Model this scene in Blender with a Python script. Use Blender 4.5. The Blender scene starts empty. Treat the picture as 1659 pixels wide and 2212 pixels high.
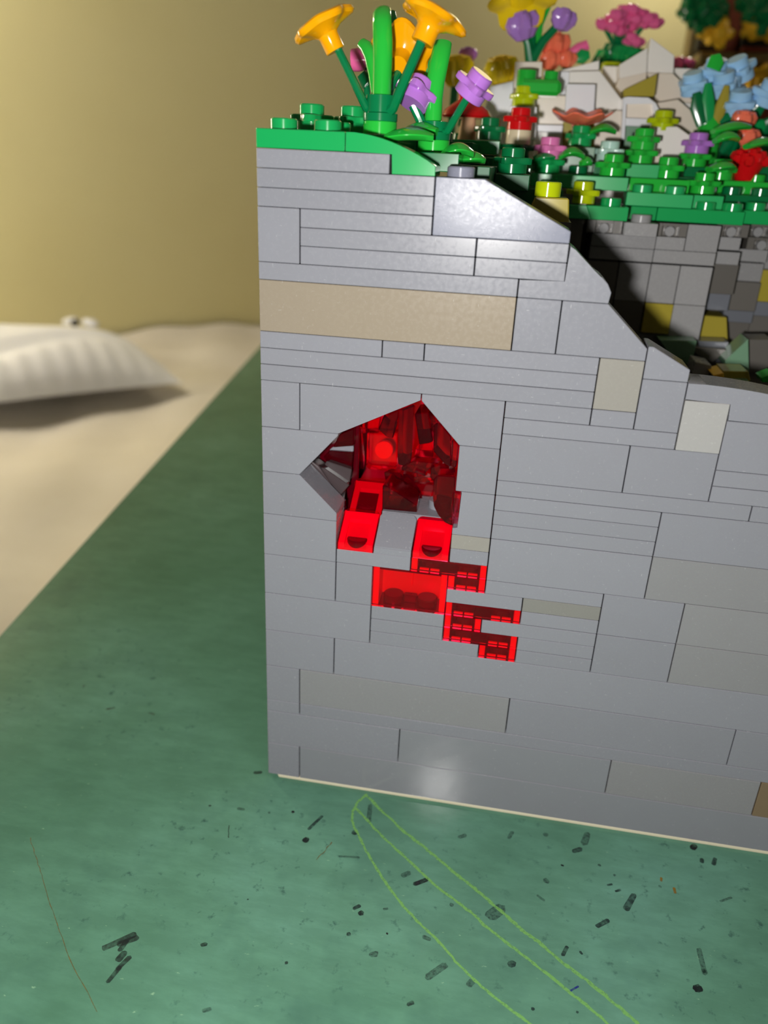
import bpy, bmesh, math, random
from mathutils import Vector, Matrix
random.seed(7)
SC = bpy.context.scene
COL = SC.collection
MM = 0.001                                   # everything below is written in millimetres
# ------------------------------------------------------------------ camera
F_PX = 1723.9
CAM = Vector((48.154, -148.007, 140.333))
RX = Vector((0.98484, 0.16806, 0.04377))     # camera right, down and forward in the world
RD = Vector((0.10790, -0.39430, -0.91262))
RF = Vector((-0.13616, 0.90350, -0.40645))
cd = bpy.data.cameras.new('camera')
co = bpy.data.objects.new('camera', cd)
COL.objects.link(co)
SC.camera = co
RX.normalize(); RF = (RF - RX * RF.dot(RX)).normalized(); RD = RF.cross(RX)
co.matrix_world = Matrix(((RX.x, -RD.x, -RF.x, CAM.x * MM), (RX.y, -RD.y, -RF.y, CAM.y * MM),
                          (RX.z, -RD.z, -RF.z, CAM.z * MM), (0, 0, 0, 1)))
cd.sensor_fit = 'VERTICAL'
cd.lens = 4.2
cd.sensor_height = 4.2 * 2212 / F_PX
cd.sensor_width = 4.2 * 1659 / F_PX
cd.clip_start = 0.005
cd.clip_end = 50
cd.dof.use_dof = True
cd.dof.focus_distance = 0.158
cd.dof.aperture_fstop = 2.2
# ------------------------------------------------------------------ world, lamps, exposure
W = bpy.data.worlds.new('world')
SC.world = W
W.use_nodes = True
W.node_tree.nodes['Background'].inputs[0].default_value = (1.0, 0.90, 0.74, 1)
W.node_tree.nodes['Background'].inputs[1].default_value = 0.055
fl = bpy.data.lights.new('camera_flash', 'POINT')
fl.energy = 1.30
fl.color = (1.0, 0.97, 0.94)
fl.shadow_soft_size = 0.0035
flo = bpy.data.objects.new('camera_flash', fl)
flo.location = (0.036, -0.149, 0.130)
COL.objects.link(flo)
for lx, ly, lz, e_ in ((-0.86, 0.44, 0.14, 4.0), (-0.76, 0.650, 0.56, 7.0), (0.42, 1.72, 0.78, 7.5)):     # three warm lights added out of view to brighten far wall and bed
    cl = bpy.data.lights.new('room_fill_light', 'POINT')
    cl.shadow_soft_size = 0.06
    cl.energy = e_
    cl.color = (1.0, 0.90, 0.75)
    clo = bpy.data.objects.new('room_fill_light', cl)
    clo.location = (lx, ly, lz)
    COL.objects.link(clo)
SC.view_settings.view_transform = 'Standard'
SC.view_settings.look = 'None'
SC.view_settings.exposure = 0.0
SC.view_settings.gamma = 1.0
SC.view_settings.use_curve_mapping = False
SC.cycles.max_bounces = 14
SC.cycles.transparent_max_bounces = 24
SC.cycles.sample_clamp_indirect = 12.0


# ------------------------------------------------------------------ helpers
def at(u, v, Y):
    """the world point at depth plane y = Y mm seen at pixel (u, v) of the photograph"""
    d = RX * ((u - 829.5) / F_PX) + RD * ((v - 1106) / F_PX) + RF
    return CAM + d * ((Y - CAM.y) / d.y)


def atz(u, v, Z):
    d = RX * ((u - 829.5) / F_PX) + RD * ((v - 1106) / F_PX) + RF
    return CAM + d * ((Z - CAM.z) / d.z)


def lin(c):
    return tuple((x / 255 / 12.92) if x <= 10 else ((x / 255 + 0.055) / 1.055) ** 2.4 for x in c) + (1.0,)


class NT:
    """small node-tree builder"""
    def __init__(s, name):
        s.m = bpy.data.materials.new(name); s.m.use_nodes = True
        s.t = s.m.node_tree; s.b = s.t.nodes['Principled BSDF']
        s.o = s.t.nodes['Material Output']
        s.tc = s.t.nodes.new('ShaderNodeTexCoord')

    def n(s, typ, **kw):
        x = s.t.nodes.new('ShaderNode' + typ)
        for k, v in kw.items():
            if k.startswith('_'):
                setattr(x, k[1:], v)
            else:
                x.inputs[k.replace('_', ' ')].default_value = v
        return x

    def l(s, a, b):
        s.t.links.new(a, b)

    def noise(s, scale, detail=3, rough=.5, stretch=None, rot=0):
        x = s.n('TexNoise', Scale=scale, Detail=detail, Roughness=rough)
        if stretch:
            mp = s.n('Mapping'); mp.inputs['Scale'].default_value = stretch
            mp.inputs['Rotation'].default_value = (0, 0, rot) if not isinstance(rot, tuple) else rot
            s.l(s.tc.outputs['Object'], mp.inputs[0]); s.l(mp.outputs[0], x.inputs['Vector'])
        else:
            s.l(s.tc.outputs['Object'], x.inputs['Vector'])
        return x.outputs['Fac']

    def ramp(s, fac, stops):
        r = s.n('ValToRGB'); e = r.color_ramp.elements
        while len(e) < len(stops): e.new(.5)
        for i, (p, c) in enumerate(stops):
            e[i].position = p; e[i].color = c if len(c) == 4 else tuple(c) + (1,)
        s.l(fac, r.inputs[0])
        return r.outputs[0]

    def mix(s, fac, a, b, mode='MIX'):
        x = s.n('Mix', _data_type='RGBA', _blend_type=mode)
        for sock, val in ((x.inputs[0], fac), (x.inputs[6], a), (x.inputs[7], b)):
            if hasattr(val, 'is_linked'): s.l(val, sock)
            else: sock.default_value = val
        return x.outputs[2]

    def bump(s, fac, strength, dist):
        b = s.n('Bump', Strength=strength, Distance=dist)
        s.l(fac, b.inputs['Height']); s.l(b.outputs[0], s.b.inputs['Normal'])


def plastic(name, rgb, rough=.22, vary=.06, scratch=0.0, sss=0.0):
    t = NT(name)
    if scratch: t.b.inputs['Specular IOR Level'].default_value = .09 if scratch > .1 else .21
    base = lin(rgb)
    info = t.n('ObjectInfo')
    hsv = t.n('HueSaturation')
    mr = t.n('MapRange'); mr.inputs[3].default_value = 1 - vary; mr.inputs[4].default_value = 1 + vary
    t.l(info.outputs['Random'], mr.inputs[0]); t.l(mr.outputs[0], hsv.inputs['Value'])
    hsv.inputs['Color'].default_value = base
    n = t.noise(160, 4, .6)
    dirt = t.ramp(n, [(.3, (.975, .97, .965)), (.7, (1, 1, 1))])
    col = t.mix(.8, hsv.outputs[0], dirt, 'MULTIPLY')
    if scratch:                                       # small pale scuffs and nicks
        for st, ro in (((1, 1, 7), (0, .8, 0)), ((6, 1, 1), (0, .5, 0))):
            sc_ = t.ramp(t.noise(760, 2, .5, st, ro), [(.70, (0, 0, 0)), (.75, (.30, .30, .30))])
            col = t.mix(sc_, col, (.75, .76, .76, 1))
    t.l(col, t.b.inputs['Base Color'])
    t.b.inputs['IOR'].default_value = 1.5
    if scratch:
        a = t.noise(900, 5, .7, (1, 1, 12), (0, .5, 0))
        b2 = t.noise(900, 5, .7, (9, 1, 1), (0, .35, 0))
        ad = t.n('Math', _operation='ADD'); t.l(a, ad.inputs[0]); t.l(b2, ad.inputs[1])
        t.bump(ad.outputs[0], scratch, .00006)
        rr = t.n('MapRange'); rr.inputs[1].default_value = .35; rr.inputs[2].default_value = .7
        rr.inputs[3].default_value = rough * .8; rr.inputs[4].default_value = rough * (1.6 if scratch > .1 else 1.35)
        t.l(t.noise(1200, 3), rr.inputs[0]); t.l(rr.outputs[0], t.b.inputs['Roughness'])
    else:
        t.b.inputs['Roughness'].default_value = rough
    if sss:
        t.b.inputs['Subsurface Weight'].default_value = sss
        t.b.inputs['Subsurface Scale'].default_value = .001
        t.b.inputs['Subsurface Radius'].default_value = (1, 1, .6)
    return t.m


def translucent(name, rgb, clear=.6, rough=.08, body=None):
    """clear tinted plastic: light passes straight on through it, tinted at each face, with a glossy skin"""
    t = NT(name)
    tr = t.n('BsdfTransparent'); tr.inputs[0].default_value = lin(rgb)
    df = t.n('BsdfDiffuse'); df.inputs[0].default_value = lin(body or rgb)
    tl = t.n('BsdfTranslucent'); tl.inputs[0].default_value = lin(body or rgb)
    gl = t.n('BsdfGlossy', Roughness=rough); gl.inputs[0].default_value = (1, 1, 1, 1)
    m0 = t.n('MixShader'); m0.inputs[0].default_value = .5
    t.l(df.outputs[0], m0.inputs[1]); t.l(tl.outputs[0], m0.inputs[2])
    m1 = t.n('MixShader'); m1.inputs[0].default_value = clear
    t.l(m0.outputs[0], m1.inputs[1]); t.l(tr.outputs[0], m1.inputs[2])
    fr = t.n('Fresnel', IOR=1.32)
    m2 = t.n('MixShader'); t.l(fr.outputs[0], m2.inputs[0])
    t.l(m1.outputs[0], m2.inputs[1]); t.l(gl.outputs[0], m2.inputs[2])
    t.l(m2.outputs[0], t.o.inputs[0])
    return t.m


M = {}
def P(key, rgb, **kw): M[key] = plastic(key, rgb, **kw)
P('grey', (137, 138, 146), rough=.24, vary=.03, scratch=.018)
P('grey_warm', (136, 136, 139), rough=.26, vary=.02, scratch=.018)
P('grey_shiny', (128, 131, 146), rough=.14, vary=.0, scratch=.12)
P('grey_sheen', (135, 136, 143), rough=.13, vary=.0, scratch=.05)
M['grey_sheen'].node_tree.nodes['Principled BSDF'].inputs['Specular IOR Level'].default_value = .6
P('grey_light', (160, 159, 158), rough=.25, vary=.02, scratch=.018)
P('grey_khaki', (146, 143, 137), rough=.25, vary=.02, scratch=.018)
P('grey_olive', (131, 130, 126), rough=.25, vary=.02, scratch=.018)
P('tan_dark', (146, 135, 119), rough=.25, vary=.03, scratch=.05)
P('brown_tan', (124, 106, 84), rough=.25, vary=.03)
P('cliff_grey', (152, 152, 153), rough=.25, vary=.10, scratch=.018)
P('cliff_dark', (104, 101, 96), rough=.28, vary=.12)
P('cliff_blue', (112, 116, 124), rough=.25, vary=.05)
P('rock', (244, 240, 233), rough=.25, vary=.03)
P('rock_blue', (242, 243, 248), rough=.18, vary=.02)
P('rock_beige', (232, 220, 204), rough=.25, vary=.03)
P('olive', (168, 154, 58), rough=.14, vary=.05)
P('sand_green', (112, 150, 122), rough=.25, vary=.04)
P('green', (24, 160, 84), rough=.16, vary=.05)
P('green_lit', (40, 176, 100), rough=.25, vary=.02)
P('green_dark', (10, 112, 62), rough=.15, vary=.06)
P('green_matte', (8, 92, 52), rough=.5, vary=.05)
P('green_bright', (40, 186, 62), rough=.12, vary=.04)
P('green_stem', (8, 120, 70), rough=.14, vary=.04)
P('lime', (186, 205, 16), rough=.13, vary=.03)
P('orange', (250, 170, 8), rough=.12, vary=.02, sss=.1)
P('yellow', (255, 224, 30), rough=.16, vary=.03)
P('amber', (252, 196, 50), rough=.2, vary=.05)
P('lavender', (184, 120, 214), rough=.14, vary=.02)
P('purple', (180, 132, 216), rough=.2, vary=.04)
P('pink', (232, 128, 188), rough=.14, vary=.02)
P('magenta', (248, 110, 172), rough=.2, vary=.06)
P('red', (220, 20, 26), rough=.12, vary=.02)
P('coral', (255, 126, 96), rough=.2, vary=.04)
P('cream', (226, 210, 176), rough=.2, vary=.03)
P('aqua', (190, 226, 214), rough=.14, vary=.02)
P('blue', (168, 216, 255), rough=.18, vary=.04)
P('skin', (226, 180, 140), rough=.25, vary=.02)
P('wood_red', (150, 66, 38), rough=.35, vary=.08)
P('wood_dark', (78, 44, 30), rough=.35, vary=.1)
P('black', (14, 13, 12), rough=.3, vary=.1)
P('khaki', (150, 128, 78), rough=.35, vary=.05)
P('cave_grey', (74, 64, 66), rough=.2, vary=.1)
P('core', (40, 38, 36), rough=.6, vary=0)
P('plaster', (205, 186, 120), rough=.85, vary=0)
P('floor_wood', (120, 92, 64), rough=.5, vary=0)
P('white_ceiling', (232, 228, 218), rough=.8, vary=0)
P('board', (226, 216, 188), rough=.6, vary=0)
P('table_wood', (92, 70, 48), rough=.5, vary=.05)
M['red_clear'] = translucent('red_clear', (255, 140, 178), clear=.95, rough=.04, body=(255, 0, 62))
M['red_rim'] = plastic('red_rim', (250, 6, 62), rough=.2, vary=.08, sss=.2)  # bright red imitates light carried along the clear plastic walls
M['red_window'] = plastic('red_window', (226, 4, 52), rough=.3, vary=.05)
M['red_shade'] = plastic('red_shade', (76, 0, 12), rough=.18, vary=.3)  # dark red paints the shade inside the hollow clear bricks
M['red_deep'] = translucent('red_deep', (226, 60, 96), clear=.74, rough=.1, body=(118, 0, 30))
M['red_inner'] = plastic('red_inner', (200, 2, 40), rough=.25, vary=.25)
M['orange_disc'] = plastic('orange_disc', (255, 60, 40), rough=.3, vary=0)


def wall_mat():
    t = NT('plaster_wall')
    n = t.noise(2.2, 4, .55)
    t.l(t.ramp(n, [(.35, lin((230, 220, 162))), (.65, lin((238, 230, 176)))]), t.b.inputs['Base Color'])
    t.b.inputs['Roughness'].default_value = .75
    t.bump(t.noise(60, 4), .15, .002)
    return t.m
M['wall'] = wall_mat()


def cloth_mat(name, rgb, rgb2):
    t = NT(name)
    t.l(t.ramp(t.noise(7, 4, .6), [(.35, lin(rgb)), (.65, lin(rgb2))]), t.b.inputs['Base Color'])
    t.b.inputs['Roughness'].default_value = .9
    t.bump(t.noise(900, 2), .2, .0004)
    return t.m
M['sheet'] = cloth_mat('sheet_cotton', (222, 215, 202), (232, 226, 216))
M['pillow'] = cloth_mat('pillow_cotton', (238, 240, 248), (246, 247, 252))


def table_mat():
    t = NT('green_table_laminate')
    big = t.ramp(t.noise(16, 5, .6), [(.30, lin((80, 124, 102))), (.55, lin((93, 139, 119))), (.75, lin((104, 152, 136)))])
    streak = t.ramp(t.noise(70, 6, .7, (1, 3.2, 1), .5), [(.42, (.86, .88, .84)), (.62, (1.08, 1.1, 1.06))])
    c = t.mix(.7, big, streak, 'MULTIPLY')
    fine = t.ramp(t.noise(330, 4, .65), [(.60, (0, 0, 0)), (.74, (1, 1, 1))])
    reg = t.ramp(t.noise(14, 2, .5), [(.45, (0, 0, 0)), (.62, (1, 1, 1))])
    c = t.mix(t.mix(1, fine, reg, 'MULTIPLY'), c, lin((52, 84, 78)))
    smo = t.ramp(t.noise(46, 4, .65), [(.52, (0, 0, 0)), (.72, (.42, .42, .42))])
    zone = t.ramp(t.noise(7, 1, .5), [(.46, (.15, .15, .15)), (.60, (1, 1, 1))])
    c = t.mix(t.mix(1, smo, zone, 'MULTIPLY'), c, lin((60, 96, 88)))
    pale = t.ramp(t.noise(420, 3, .6, (1, 2.5, 1), -.7), [(.70, (0, 0, 0)), (.76, (1, 1, 1))])
    c = t.mix(pale, c, lin((136, 178, 146)))
    t.l(c, t.b.inputs['Base Color'])
    rr = t.n('MapRange'); rr.inputs[1].default_value = .35; rr.inputs[2].default_value = .65; rr.inputs[3].default_value = .07; rr.inputs[4].default_value = .15
    t.l(t.noise(260, 4, .6, (1, 3, 1), .5), rr.inputs[0]); t.l(rr.outputs[0], t.b.inputs['Roughness'])
    t.b.inputs['Specular IOR Level'].default_value = .15
    t.bump(t.noise(500, 4, .6), .05, .0002)
    return t.m
M['table'] = table_mat()


def ink(name, rgb, dense, scale=900, lo=.35, hi=.6):
    t = NT(name)
    t.b.inputs['Base Color'].default_value = lin(rgb)
    t.b.inputs['Roughness'].default_value = .35
    tr = t.n('BsdfTransparent'); mx = t.n('MixShader')
    a = t.ramp(t.noise(scale, 3, .6), [(lo, (dense * .45,) * 3), (hi, (dense,) * 3)])
    t.l(a, mx.inputs[0]); t.l(tr.outputs[0], mx.inputs[1]); t.l(t.b.outputs[0], mx.inputs[2])
    t.l(mx.outputs[0], t.o.inputs[0])
    return t.m
M['ink'] = ink('ink_black', (16, 20, 24), .97)
M['ink_mid'] = ink('ink_grey', (26, 40, 42), .72)
M['ink_pale'] = ink('ink_pale', (36, 56, 54), .55, 1500, .45, .62)
M['ink_amber'] = ink('ink_amber', (140, 104, 20), .8)
M['ink_blue'] = ink('ink_blue', (30, 36, 130), .85)
M['chalk'] = ink('chalk_lime', (126, 188, 100), .74, 1700, .30, .50)
M['hair'] = ink('hair_brown', (110, 92, 40), .85)


# ---- mesh helpers (all in millimetres)
def prism(bm, poly, y0, y1, bev=.13, mat=None):
    """polygon in x-z (any winding), extruded from y0 to y1, edges bevelled"""
    ar = sum(poly[i][0] * poly[(i + 1) % len(poly)][1] - poly[(i + 1) % len(poly)][0] * poly[i][1] for i in range(len(poly)))
    if ar < 0: poly = poly[::-1]
    a = [bm.verts.new((x, y0, z)) for x, z in poly]
    b = [bm.verts.new((x, y1, z)) for x, z in poly]
    n = len(poly); fs = [bm.faces.new(a), bm.faces.new(b[::-1])]
    for i in range(n):
        fs.append(bm.faces.new((a[i], b[i], b[(i + 1) % n], a[(i + 1) % n])))
    vs = a + b
    if mat is not None:
        bmesh.ops.transform(bm, matrix=mat, verts=vs)
    if bev:
        es = list({e for f_ in fs for e in f_.edges})
        bmesh.ops.bevel(bm, geom=es, offset=bev, segments=1, profile=.5, affect='EDGES', clamp_overlap=True)


def box(bm, x0, x1, y0, y1, z0, z1, bev=.13, mat=None):
    prism(bm, [(x0, z0), (x1, z0), (x1, z1), (x0, z1)], y0, y1, bev, mat)


def lathe(bm, prof, mat=None, seg=20, lobes=None):
    """profile of (radius, height) turned about z; lobes(angle, radius) may change the radius"""
    rings = []
    for r, z in prof:
        if r < 1e-6:
            v = Vector((0, 0, z))
            rings.append([bm.verts.new(mat @ v if mat else v)])
        else:
            ring = []
            for k in range(seg):
                t = 2 * math.pi * k / seg
                rr = lobes(t, r, z) if lobes else r
                zz = z
                if isinstance(rr, tuple): rr, zz = rr
                v = Vector((rr * math.cos(t), rr * math.sin(t), zz))
                ring.append(bm.verts.new(mat @ v if mat else v))
            rings.append(ring)
    for A, B in zip(rings, rings[1:]):
        for k in range(seg):
            k2 = (k + 1) % seg
            if len(A) == 1 and len(B) == 1: continue
            if len(A) == 1: bm.faces.new((A[0], B[k2], B[k]))
            elif len(B) == 1: bm.faces.new((A[k], A[k2], B[0]))
            else: bm.faces.new((A[k], A[k2], B[k2], B[k]))


def cyl(bm, x, y, z0, z1, r, seg=20, b=.15):
    lathe(bm, [(0, z0), (r, z0), (r, z1 - b), (r - b, z1), (0, z1)], Matrix.Translation((x, y, 0)), seg)


def stud(bm, x, y, z):
    cyl(bm, x, y, z - .05, z + 1.75, 2.42, 20, .2)


def tube(bm, pts, rad, seg=10, flat=None):
    """swept tube along pts with a radius (or (rx, ry)) per point and rounded ends"""
    pts = [Vector(p) for p in pts]
    n = len(pts)
    if not isinstance(rad, (list, tuple)): rad = [rad] * n
    rings = []
    up = None
    for i, p in enumerate(pts):
        d = (pts[min(i + 1, n - 1)] - pts[max(i - 1, 0)]).normalized()
        if up is None:
            ref = Vector((0, 1, 0)) if abs(d.y) < .8 else Vector((1, 0, 0))
            sx = ref.cross(d).normalized()
        else:
            sx = (up - d * up.dot(d)).normalized()
        up = sx
        sy = d.cross(sx)
        r = rad[i]; rx, ry = r if isinstance(r, tuple) else (r, r)
        rings.append([bm.verts.new(p + sx * (rx * math.cos(2 * math.pi * k / seg)) + sy * (ry * math.sin(2 * math.pi * k / seg))) for k in range(seg)])
    for A, B in zip(rings, rings[1:]):
        for k in range(seg):
            bm.faces.new((A[k], A[(k + 1) % seg], B[(k + 1) % seg], B[k]))
    bm.faces.new(rings[0][::-1]); bm.faces.new(rings[-1])


def axis(p, d, roll=0):
    """matrix placing local z along d at p"""
    d = Vector(d).normalized()
    q = Vector((0, 0, 1)).rotation_difference(d)
    return Matrix.Translation(p) @ q.to_matrix().to_4x4() @ Matrix.Rotation(roll, 4, 'Z')


LOC = {}
def obj(name, bm, mat, parent=None, label=None, smooth=True):
    o_ = Vector(LOC.get(parent.name, (0, 0, 0))) if parent else Vector((0, 0, 0))
    bmesh.ops.recalc_face_normals(bm, faces=bm.faces)
    for v in bm.verts: v.co = (v.co - o_) * MM
    me = bpy.data.meshes.new(name)
    bm.to_mesh(me); bm.free()
    me.materials.append(M[mat] if isinstance(mat, str) else mat)
    if smooth:
        me.polygons.foreach_set('use_smooth', [True] * len(me.polygons))
        me.set_sharp_from_angle(angle=math.radians(32))
    o = bpy.data.objects.new(name, me)
    COL.objects.link(o)
    if parent: o.parent = parent
    if label: o['label'] = label
    return o


def multi(name, parts, parent, label=None):
    """one mesh made of several bmeshes, each with its own material"""
    o_ = Vector(LOC.get(parent.name, (0, 0, 0))); out = bmesh.new(); mats = []
    for bm, mat in parts:
        bmesh.ops.recalc_face_normals(bm, faces=bm.faces)
        if mat not in mats: mats.append(mat)
        vm = {v: out.verts.new((v.co - o_) * MM) for v in bm.verts}
        for f_ in bm.faces:
            nf = out.faces.new([vm[v] for v in f_.verts]); nf.material_index = mats.index(mat)
        bm.free()
    me = bpy.data.meshes.new(name); out.to_mesh(me); out.free()
    for m in mats: me.materials.append(M[m])
    o = bpy.data.objects.new(name, me); COL.objects.link(o); o.parent = parent
    if label: o['label'] = label
    return o


def empty(name, loc=(0, 0, 0), parent=None):
    o = bpy.data.objects.new(name, None)
    o.empty_display_size = .005
    COL.objects.link(o)
    p = Vector(LOC.get(parent.name, (0, 0, 0))) if parent else Vector((0, 0, 0))
    o.location = (Vector(loc) - p) * MM
    LOC[o.name] = tuple(loc)
    if parent: o.parent = parent
    return o


def tag(o, label, cat, group=None):
    o['label'] = label; o['category'] = cat
    if group: o['group'] = group
    return o


def thing(name, label, cat, loc, group=None):
    return tag(empty(name, loc), label, cat, group)


# ------------------------------------------------------------------ room shell
TZ = -0.9                                     # table top
WD = Vector((.703, .711, 0)).normalized()     # along the far wall
WN = Vector((WD.y, -WD.x, 0))                 # out of it, into the room
W0 = Vector((-552, 1069, 0))
def wpt(w, n, z): return W0 + WD * w + WN * n + Vector((0, 0, z))


def slab(name, corners, z0, z1, mat, kind=True):
    bm = bmesh.new()
    a = [bm.verts.new((c.x, c.y, z0)) for c in corners]; b = [bm.verts.new((c.x, c.y, z1)) for c in corners]
    n = len(a); bm.faces.new(a[::-1]); bm.faces.new(b)
    for i in range(n): bm.faces.new((a[i], a[(i + 1) % n], b[(i + 1) % n], b[i]))
    o = obj(name, bm, mat, smooth=False)
    if kind: o['kind'] = 'structure'
    return o
slab('wall_back', [wpt(-2200, -4, 0), wpt(3200, -4, 0), wpt(3200, -80, 0), wpt(-2200, -80, 0)], -750, 1800, 'wall')
slab('floor', [wpt(-2200, -80, 0), wpt(3200, -80, 0), wpt(3200, 3200, 0), wpt(-2200, 3200, 0)], -800, -750, 'floor_wood')
slab('ceiling', [wpt(-2200, -80, 0), wpt(3200, -80, 0), wpt(3200, 3200, 0), wpt(-2200, 3200, 0)], 1800, 1850, 'white_ceiling')

# ------------------------------------------------------------------ table
E1 = Vector((-.1177, .9930, 0)); E2 = Vector((.9930, .1177, 0)); T0 = Vector((-95.2, 0, 0))
def tpt(a, b): return T0 + E1 * a + E2 * b
table = thing('table', 'green laminate table under the brick model, flecked with black ink', 'table', (0, 0, TZ))
bm = bmesh.new()
cs = [tpt(-480, 0), tpt(-480, 950), tpt(720, 950), tpt(720, 0)]
a = [bm.verts.new((c.x, c.y, TZ - 24)) for c in cs]; b = [bm.verts.new((c.x, c.y, TZ)) for c in cs]
bm.faces.new(a[::-1]); bm.faces.new(b)
for i in range(4): bm.faces.new((a[i], a[(i + 1) % 4], b[(i + 1) % 4], b[i]))
bmesh.ops.bevel(bm, geom=list(bm.edges), offset=1.2, segments=2, affect='EDGES')
obj('tabletop', bm, 'table', table)
for a_, b_ in ((-420, 60), (-420, 890), (660, 890), (660, 480)):
    c = tpt(a_, b_); bm = bmesh.new()
    box(bm, c.x - 25, c.x + 25, c.y - 25, c.y + 25, -750, TZ - 24, 2)
    obj('leg', bm, 'table_wood', table)


def flat(bm, poly, z0, z1):
    a = [bm.verts.new((p.x, p.y, z0)) for p in poly]; b = [bm.verts.new((p.x, p.y, z1)) for p in poly]
    n = len(poly); bm.faces.new(b)
    for i in range(n): bm.faces.new((a[i], a[(i + 1) % n], b[(i + 1) % n], b[i]))


def capsule(u0, v0, u1, v1, r, z, wob=.16):
    """outline on the table of a stroke from one pixel to another, r in pixels"""
    p, q = atz(u0, v0, z), atz(u1, v1, z)
    rr = (atz(u0 + r, v0, z) - p).length
    d = (q - p); L = d.length
    d = d.normalized() if L > 1e-4 else Vector((1, 0, 0)); s = Vector((-d.y, d.x, 0))
    out = []
    for k in range(14):
        t = 2 * math.pi * k / 14
        w = rr * (1 + random.uniform(-wob, wob))
        c = q if math.cos(t) > 0 else p
        out.append(c + d * (math.cos(t) * w) + s * (math.sin(t) * w))
    return out


nm = [0]
def mark(u0, v0, u1, v1, r, mat, dot=None):
    nm[0] += 1
    z = TZ + .012 + .003 * (nm[0] % 9)
    bm = bmesh.new(); flat(bm, capsule(u0, v0, u1, v1, r, z), TZ, z)
    o = obj('ink_mark', bm, mat, table, smooth=False)
    if dot:
        bm = bmesh.new(); flat(bm, capsule(u0, v0, u0, v0, dot, z), z, z + .012)
        obj('ink_dot', bm, 'ink', o, smooth=False)
def zA(a, b): return a / 1.9988, 1400 + b / 1.9988
def zB(a, b): return 600 + a / 3.13, 1680 + b / 3.13
def zC(a, b): return 1130 + a / 3.136, 1680 + b / 3.136
for Z, lst in ((zA, [(1335, 780, 1388, 728, 8, 'ink_mid', 8), (1320, 828, 1320, 828, 16, 'ink', 0), (1265, 707, 1265, 707, 7, 'ink', 0),
                    (1530, 797, 1534, 795, 12, 'ink_mid', 0), (1558, 1145, 1558, 1145, 13, 'ink', 0), (1532, 1122, 1550, 1114, 9, 'ink_mid', 0),
                    (875, 1281, 885, 1278, 10, 'ink_mid', 9), (1237, 1358, 1237, 1358, 8, 'ink_mid', 0), (880, 1565, 905, 1560, 9, 'ink_pale', 12),
                    (1103, 538, 1124, 537, 9, 'ink_mid', 8), (465, 263, 490, 258, 6, 'ink_mid', 5), (362, 163, 362, 163, 5, 'ink', 0),
                    (455, 1292, 575, 1238, 15, 'ink_mid', 0), (520, 1275, 585, 1252, 15, 'ink_mid', 7), (515, 1341, 535, 1320, 15, 'ink_mid', 12),
                    (520, 1300, 545, 1268, 12, 'ink_mid', 0), (470, 1436, 515, 1380, 11, 'ink_mid', 9), (512, 1380, 557, 1338, 12, 'ink_mid', 9),
                    (1505, 1235, 1505, 1235, 10, 'ink_pale', 0), (1070, 1085, 1070, 1085, 4, 'ink_mid', 0), (905, 680, 907, 680, 5, 'ink_mid', 0),
                    (1030, 693, 1050, 696, 8, 'ink_pale', 0), (1162, 710, 1162, 710, 6, 'ink_pale', 0), (645, 280, 665, 285, 5, 'ink_pale', 0)]),
               (zB, [(930, 716, 1003, 688, 17, 'ink', 15), (850, 660, 885, 645, 18, 'ink_pale', 9), (885, 1532, 910, 1522, 14, 'ink_mid', 17),
                    (1020, 1346, 1125, 1272, 24, 'ink_pale', 9), (1575, 1262, 1590, 1258, 22, 'ink_mid', 0), (1450, 925, 1500, 890, 44, 'ink_pale', 0),
                    (1175, 860, 1175, 860, 15, 'ink_pale', 0), (990, 1076, 1020, 1090, 15, 'ink_pale', 7), (1565, 405, 1585, 370, 12, 'ink_pale', 8),
                    (1295, 1395, 1310, 1380, 22, 'ink_pale', 0), (1230, 400, 1265, 390, 14, 'ink_pale', 8), (640, 1195, 660, 1190, 22, 'ink_pale', 0),
                    (720, 888, 740, 886, 9, 'ink_pale', 0), (740, 1053, 740, 1053, 8, 'ink', 0), (480, 1055, 480, 1055, 14, 'ink_pale', 0),
                    (625, 190, 615, 290, 16, 'ink_pale', 0), (420, 530, 545, 538, 8, 'ink_pale', 0)]),
               (zC, [(347, 497, 386, 485, 17, 'ink_mid', 13), (1150, 474, 1162, 464, 20, 'ink', 0), (1290, 582, 1300, 552, 14, 'ink_mid', 12),
                    (1210, 568, 1212, 555, 14, 'ink_mid', 0), (700, 885, 748, 800, 22, 'ink_mid', 13), (505, 1004, 572, 968, 15, 'ink_mid', 10),
                    (1178, 1430, 1190, 1424, 26, 'ink', 0), (270, 1196, 296, 1150, 14, 'ink_mid', 8), (388, 1180, 396, 1190, 9, 'ink_mid', 0),
                    (66, 1565, 66, 1565, 12, 'ink_mid', 0), (367, 1588, 367, 1588, 9, 'ink_mid', 0), (937, 680, 936, 696, 8, 'ink_amber', 0),
                    (1023, 750, 1030, 778, 9, 'ink_amber', 0), (322, 1442, 372, 1414, 6, 'ink_blue', 0), (415, 440, 435, 385, 24, 'ink_pale', 8),
                    (155, 695, 160, 700, 18, 'ink_pale', 0), (630, 768, 655, 760, 9, 'ink_mid', 0), (1195, 1170, 1230, 1320, 18, 'ink_pale', 0),
                    (262, 592, 270, 594, 7, 'ink', 0), (515, 590, 520, 594, 8, 'ink_mid', 0), (575, 726, 600, 722, 7, 'ink_mid', 0),
                    (925, 735, 930, 738, 9, 'ink_pale', 0), (620, 660, 620, 660, 9, 'ink_pale', 0), (1340, 836, 1410, 812, 8, 'ink_pale', 0),
                    (100, 800, 140, 830, 9, 'ink_pale', 0), (150, 385, 155, 385, 16, 'ink_pale', 0), (1230, 1310, 1232, 1312, 18, 'ink_pale', 0)])):
    sc_ = 1 / 1.9988 if Z is zA else 1 / 3.13
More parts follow.
